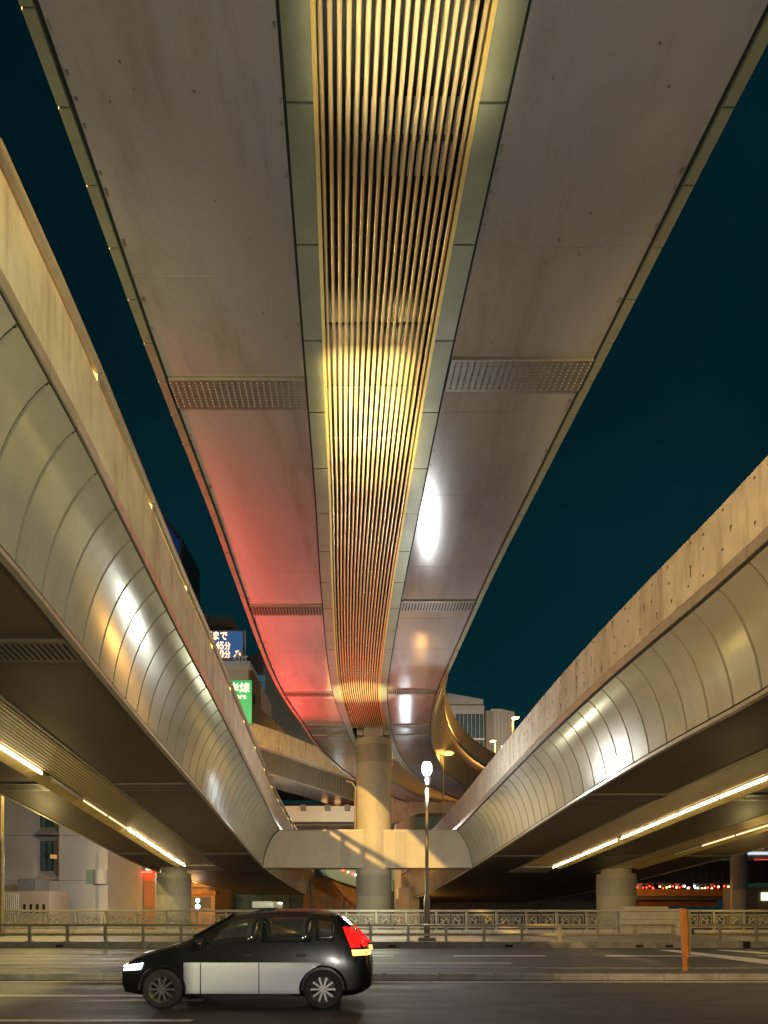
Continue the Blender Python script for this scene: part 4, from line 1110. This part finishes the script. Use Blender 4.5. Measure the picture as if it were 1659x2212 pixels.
for k, (x0, x1, y0, y1, mm) in enumerate(((1612,1662,1840,1846,'bluewhite'),(1614,1650,1828,1834,'warmglow'),(1545,1572,1859,1865,'bluewhite'),(1630,1662,1856,1861,'redglow'))):
    boxat('lit_band', x0, x1, y0, y1, 129.8, .19, mat(f'lit_band_{k}', (1,1,1), .5, 0, 0, emit=tuple(M[mm].node_tree.nodes['Principled BSDF'].inputs['Emission Color'].default_value[:3]), estr=.9), far)
lp = thing('left_lamp_pole', 'brown pole at the left edge behind the balustrade', 'pole', (at(4,0,30.5).x, 30.5, .24))
bm = bmesh.new(); x_ = at(4, 0, 31).x; lathe(bm, [(.14,.24),(.14,1.5),(.10,1.7),(.085,9.5)], (x_, 31, 0), 16); obj('shaft', bm, M['pole'], lp)

# =================================================================== LIGHTS
def light(name, typ, loc, power, col, size=.15, target=None, spot=None, blend=.3, parent=None):
    l = bpy.data.lights.new(name, typ); l.energy = power; l.color = col
    if typ in ('POINT', 'SPOT'): l.shadow_soft_size = size
    if typ == 'SPOT': l.spot_size = R(spot); l.spot_blend = blend
    o = bpy.data.objects.new(name, l); COL.objects.link(o); o.location = loc
    if target is not None: o.rotation_euler = (Vector(target)-Vector(loc)).to_track_quat('-Z', 'Y').to_euler()
    return o
WHITE = (.97, 1, .90); SOD = (1, .50, .12); GRN = (1, .93, .50); YEL = (1, .74, .28); WARM = (1, .66, .34)
light('street_lamp_light', 'POINT', (LX, LY-.35, 6.6), 620, (.93, .98, 1), .07)
for i, p in enumerate(sodp): light('sodium_light', 'POINT', p - Vector((0, .6, .2)), (60, 1800, 1800, 1800)[i], SOD, .2)
# street lamps of the near pavement, out of the picture beside the camera
light('near_lamp_light', 'SPOT', (-4.2, .5, 5.2), 10500, (1, .64, .25), .12, (7.4, 13.5, 6.0), 50, .35)
light('near_lamp_light', 'SPOT', (4.9, .5, 5.2), 5200, (1, .92, .46), .12, (-5.9, 12.5, 5.9), 54, .4)
light('soffit_fill_light', 'POINT', (0, -3.5, 2.4), 2000, (1, .93, .80), .3)  # added fill behind the camera that brightens the middle soffit
light('high_lamp_light', 'SPOT', (-9.0, -10, 15.8), 140000, (1, .60, .17), .12, (0, 37, 5), 50)
def area(name, loc, target, power, col, sx, sy, spread):
    l = bpy.data.lights.new(name, 'AREA'); l.energy = power; l.color = col; l.shape = 'RECTANGLE'; l.size = sx; l.size_y = sy; l.spread = R(spread)
    o = bpy.data.objects.new(name, l); COL.objects.link(o); o.location = loc
    d = Vector(target)-Vector(loc); o.rotation_euler = (math.atan2(d.y, d.z)*-1 + math.pi, 0, 0); return o
area('fill_uplight', (-.25, 14.7, .22), (-.15, 12.9, 11.2), 230, YEL, 1.35, 2.6, 4)  # unseen upward panels added to brighten the gold louvre strip
area('fill_uplight', (-.25, 14.9, .22), (-.15, 13.2, 11.2), 110, YEL, 1.2, 4.0, 9)
area('fill_uplight', (.25, 5.2, .16), (.2, 7.6, 11.0), 130, (1, .86, .50), 1.5, 4.5, 7)  # added below the frame to brighten the nearest louvre bars
light('pier_fill_uplight', 'SPOT', (-.6, 26.3, .35), 36000, (1, .84, .42), .1, (-1.1, 30.8, 11.85), 17, 1.0)  # unseen upward spot added for the bright louvres before the pier
for y_, z_, w_ in ((12.5, 10.1, 2000), (15.5, 9.95, 3200), (18.5, 9.75, 4300), (22, 9.45, 4800), (25.5, 9.2, 5200), (29.5, 8.9, 6200), (33.5, 8.5, 6200)):
    light('red_wash_light', 'SPOT', (-8.5, y_, z_), w_, (1, .05, .04), .35, (-5.3, y_-.3, z_+2.3), 62, .9)  # row of unseen red spots added to wash the left soffit edge
light('red_signal_light', 'POINT', (-7.6, 55, 7.9), 800, (1, .05, .05), .35)
light('pavement_lamp_light', 'POINT', (-17.6, 31, 8.6), 2600, YEL, .2)
light('pavement_lamp_light', 'POINT', (17, 30, 2.4), 110, YEL, .2)
light('pavement_lamp_light', 'SPOT', (5.5, 24, 12), 5000, (1, .62, .15), .1, (3.2, 29, .3), 24, .15)
light('low_pavement_light', 'POINT', (-.4, 29.6, 2.5), 420, (.96, 1, .75), .25)
light('low_pavement_light', 'POINT', (-15, 28.3, 2.6), 160, YEL, .2)  # added fill for the left balustrade
light('grey_building_fill', 'POINT', (-18.5, 43, 4.5), 1700, (1, .95, .85), .3)  # unseen light added to brighten the grey building
light('brick_building_fill', 'POINT', (-23, 53, 9), 500, SOD, .3)  # unseen light added to brighten the brick building
light('orange_building_fill', 'POINT', (-18, 61, 2), 600, SOD, .3)  # unseen light added to brighten the small orange building
light('under_pier_light', 'POINT', (3.0, 53, 1.0), 260, SOD, .3)  # added to turn the rear pier base orange
light('under_left_light', 'POINT', (-5, 64, 1.0), 160, SOD, .3)  # added to warm the river wall left of the pier
light('orange_wall_fill', 'POINT', (25, 70, 4), 1500, SOD, .3)  # unseen light added to brighten the orange walls at the right
light('ramp_fill_light', 'POINT', (-14, 47, 21), 3000, (1, .62, .25), .3)  # unseen light added in mid-air to brighten the ramp parapet
light('sign_building_light', 'POINT', (-24, 86, 26), 3500, (1, .85, .6), .5)
light('rear_white_light', 'POINT', (-4.5, 64, 9.5), 700, (.85, 1, .9), .3)
light('right_building_light', 'POINT', (14, 95, 28), 4000, (.95, 1, 1), .5)
light('bend_fill_light', 'POINT', (8.8, 42, 11), 800, SOD, .25)  # unseen light added to gild the cladding of the bend
light('rear_cool_light', 'POINT', (1.6, 49, 7.4), 220, (.85, .92, 1), .3)  # added cool fill against the orange on the rear soffit
light('amber_glint_light', 'POINT', (12.5, 10, 2.0), 110, (1, .45, .08), .3)  # unseen amber light added for orange glints on the left cladding

# =================================================================== WORLD, CAMERA, RENDER
w = bpy.data.worlds.new('World'); scn.world = w; w.use_nodes = True
nt = w.node_tree; bg = nt.nodes['Background']
sky = nt.nodes.new('ShaderNodeTexSky'); sky.sky_type = 'NISHITA'; sky.sun_disc = False
sky.sun_elevation = R(-4); sky.sun_rotation = R(60)
mx = nt.nodes.new('ShaderNodeMix'); mx.data_type = 'RGBA'; mx.blend_type = 'MULTIPLY'; mx.inputs['Factor'].default_value = 1
nt.links.new(sky.outputs[0], mx.inputs['A']); mx.inputs['B'].default_value = (.12, .75, .80, 1)
ad = nt.nodes.new('ShaderNodeMix'); ad.data_type = 'RGBA'; ad.blend_type = 'ADD'; ad.inputs['Factor'].default_value = 1
nt.links.new(mx.outputs['Result'], ad.inputs['A']); ad.inputs['B'].default_value = (.004, .062, .084, 1)
nt.links.new(ad.outputs['Result'], bg.inputs['Color']); bg.inputs['Strength'].default_value = .15
tc = nt.nodes.new('ShaderNodeTexCoord'); ns = nt.nodes.new('ShaderNodeTexNoise'); ns.inputs['Scale'].default_value = 2.2; ns.inputs['Detail'].default_value = 5
nt.links.new(tc.outputs['Generated'], ns.inputs['Vector'])
sx = nt.nodes.new('ShaderNodeSeparateXYZ'); nt.links.new(tc.outputs['Generated'], sx.inputs[0])
gl = nt.nodes.new('ShaderNodeMapRange'); gl.inputs['From Min'].default_value = .75; gl.inputs['From Max'].default_value = .1; gl.inputs['To Min'].default_value = .75; gl.inputs['To Max'].default_value = 1.5
nt.links.new(sx.outputs['Z'], gl.inputs['Value'])
cl_ = nt.nodes.new('ShaderNodeMapRange'); cl_.inputs['From Min'].default_value = .35; cl_.inputs['From Max'].default_value = .7; cl_.inputs['To Min'].default_value = .8; cl_.inputs['To Max'].default_value = 1.45
nt.links.new(ns.outputs['Fac'], cl_.inputs['Value'])
mu = nt.nodes.new('ShaderNodeMath'); mu.operation = 'MULTIPLY'; nt.links.new(gl.outputs[0], mu.inputs[0]); nt.links.new(cl_.outputs[0], mu.inputs[1])
mu2 = nt.nodes.new('ShaderNodeMath'); mu2.operation = 'MULTIPLY'; nt.links.new(mu.outputs[0], mu2.inputs[0]); mu2.inputs[1].default_value = .15
nt.links.new(mu2.outputs[0], bg.inputs['Strength'])
cam = bpy.data.cameras.new('camera'); co = bpy.data.objects.new('camera', cam); COL.objects.link(co)
co.location = (0, 0, EYE); co.rotation_euler = (R(90), 0, 0)
cam.sensor_fit = 'VERTICAL'; cam.sensor_height = 36; cam.lens = F/2212*36; cam.shift_y = (CY-1106)/2212
cam.clip_start = .05; cam.clip_end = 3000
scn.camera = co
vs = scn.view_settings; vs.view_transform = 'Standard'; vs.look = 'None'; vs.exposure = 0; vs.gamma = 1
scn.render.engine = 'CYCLES'; cy = scn.cycles
cy.use_denoising = True; cy.max_bounces = 6; cy.diffuse_bounces = 3; cy.glossy_bounces = 3
cy.sample_clamp_indirect = 4; cy.sample_clamp_direct = 0
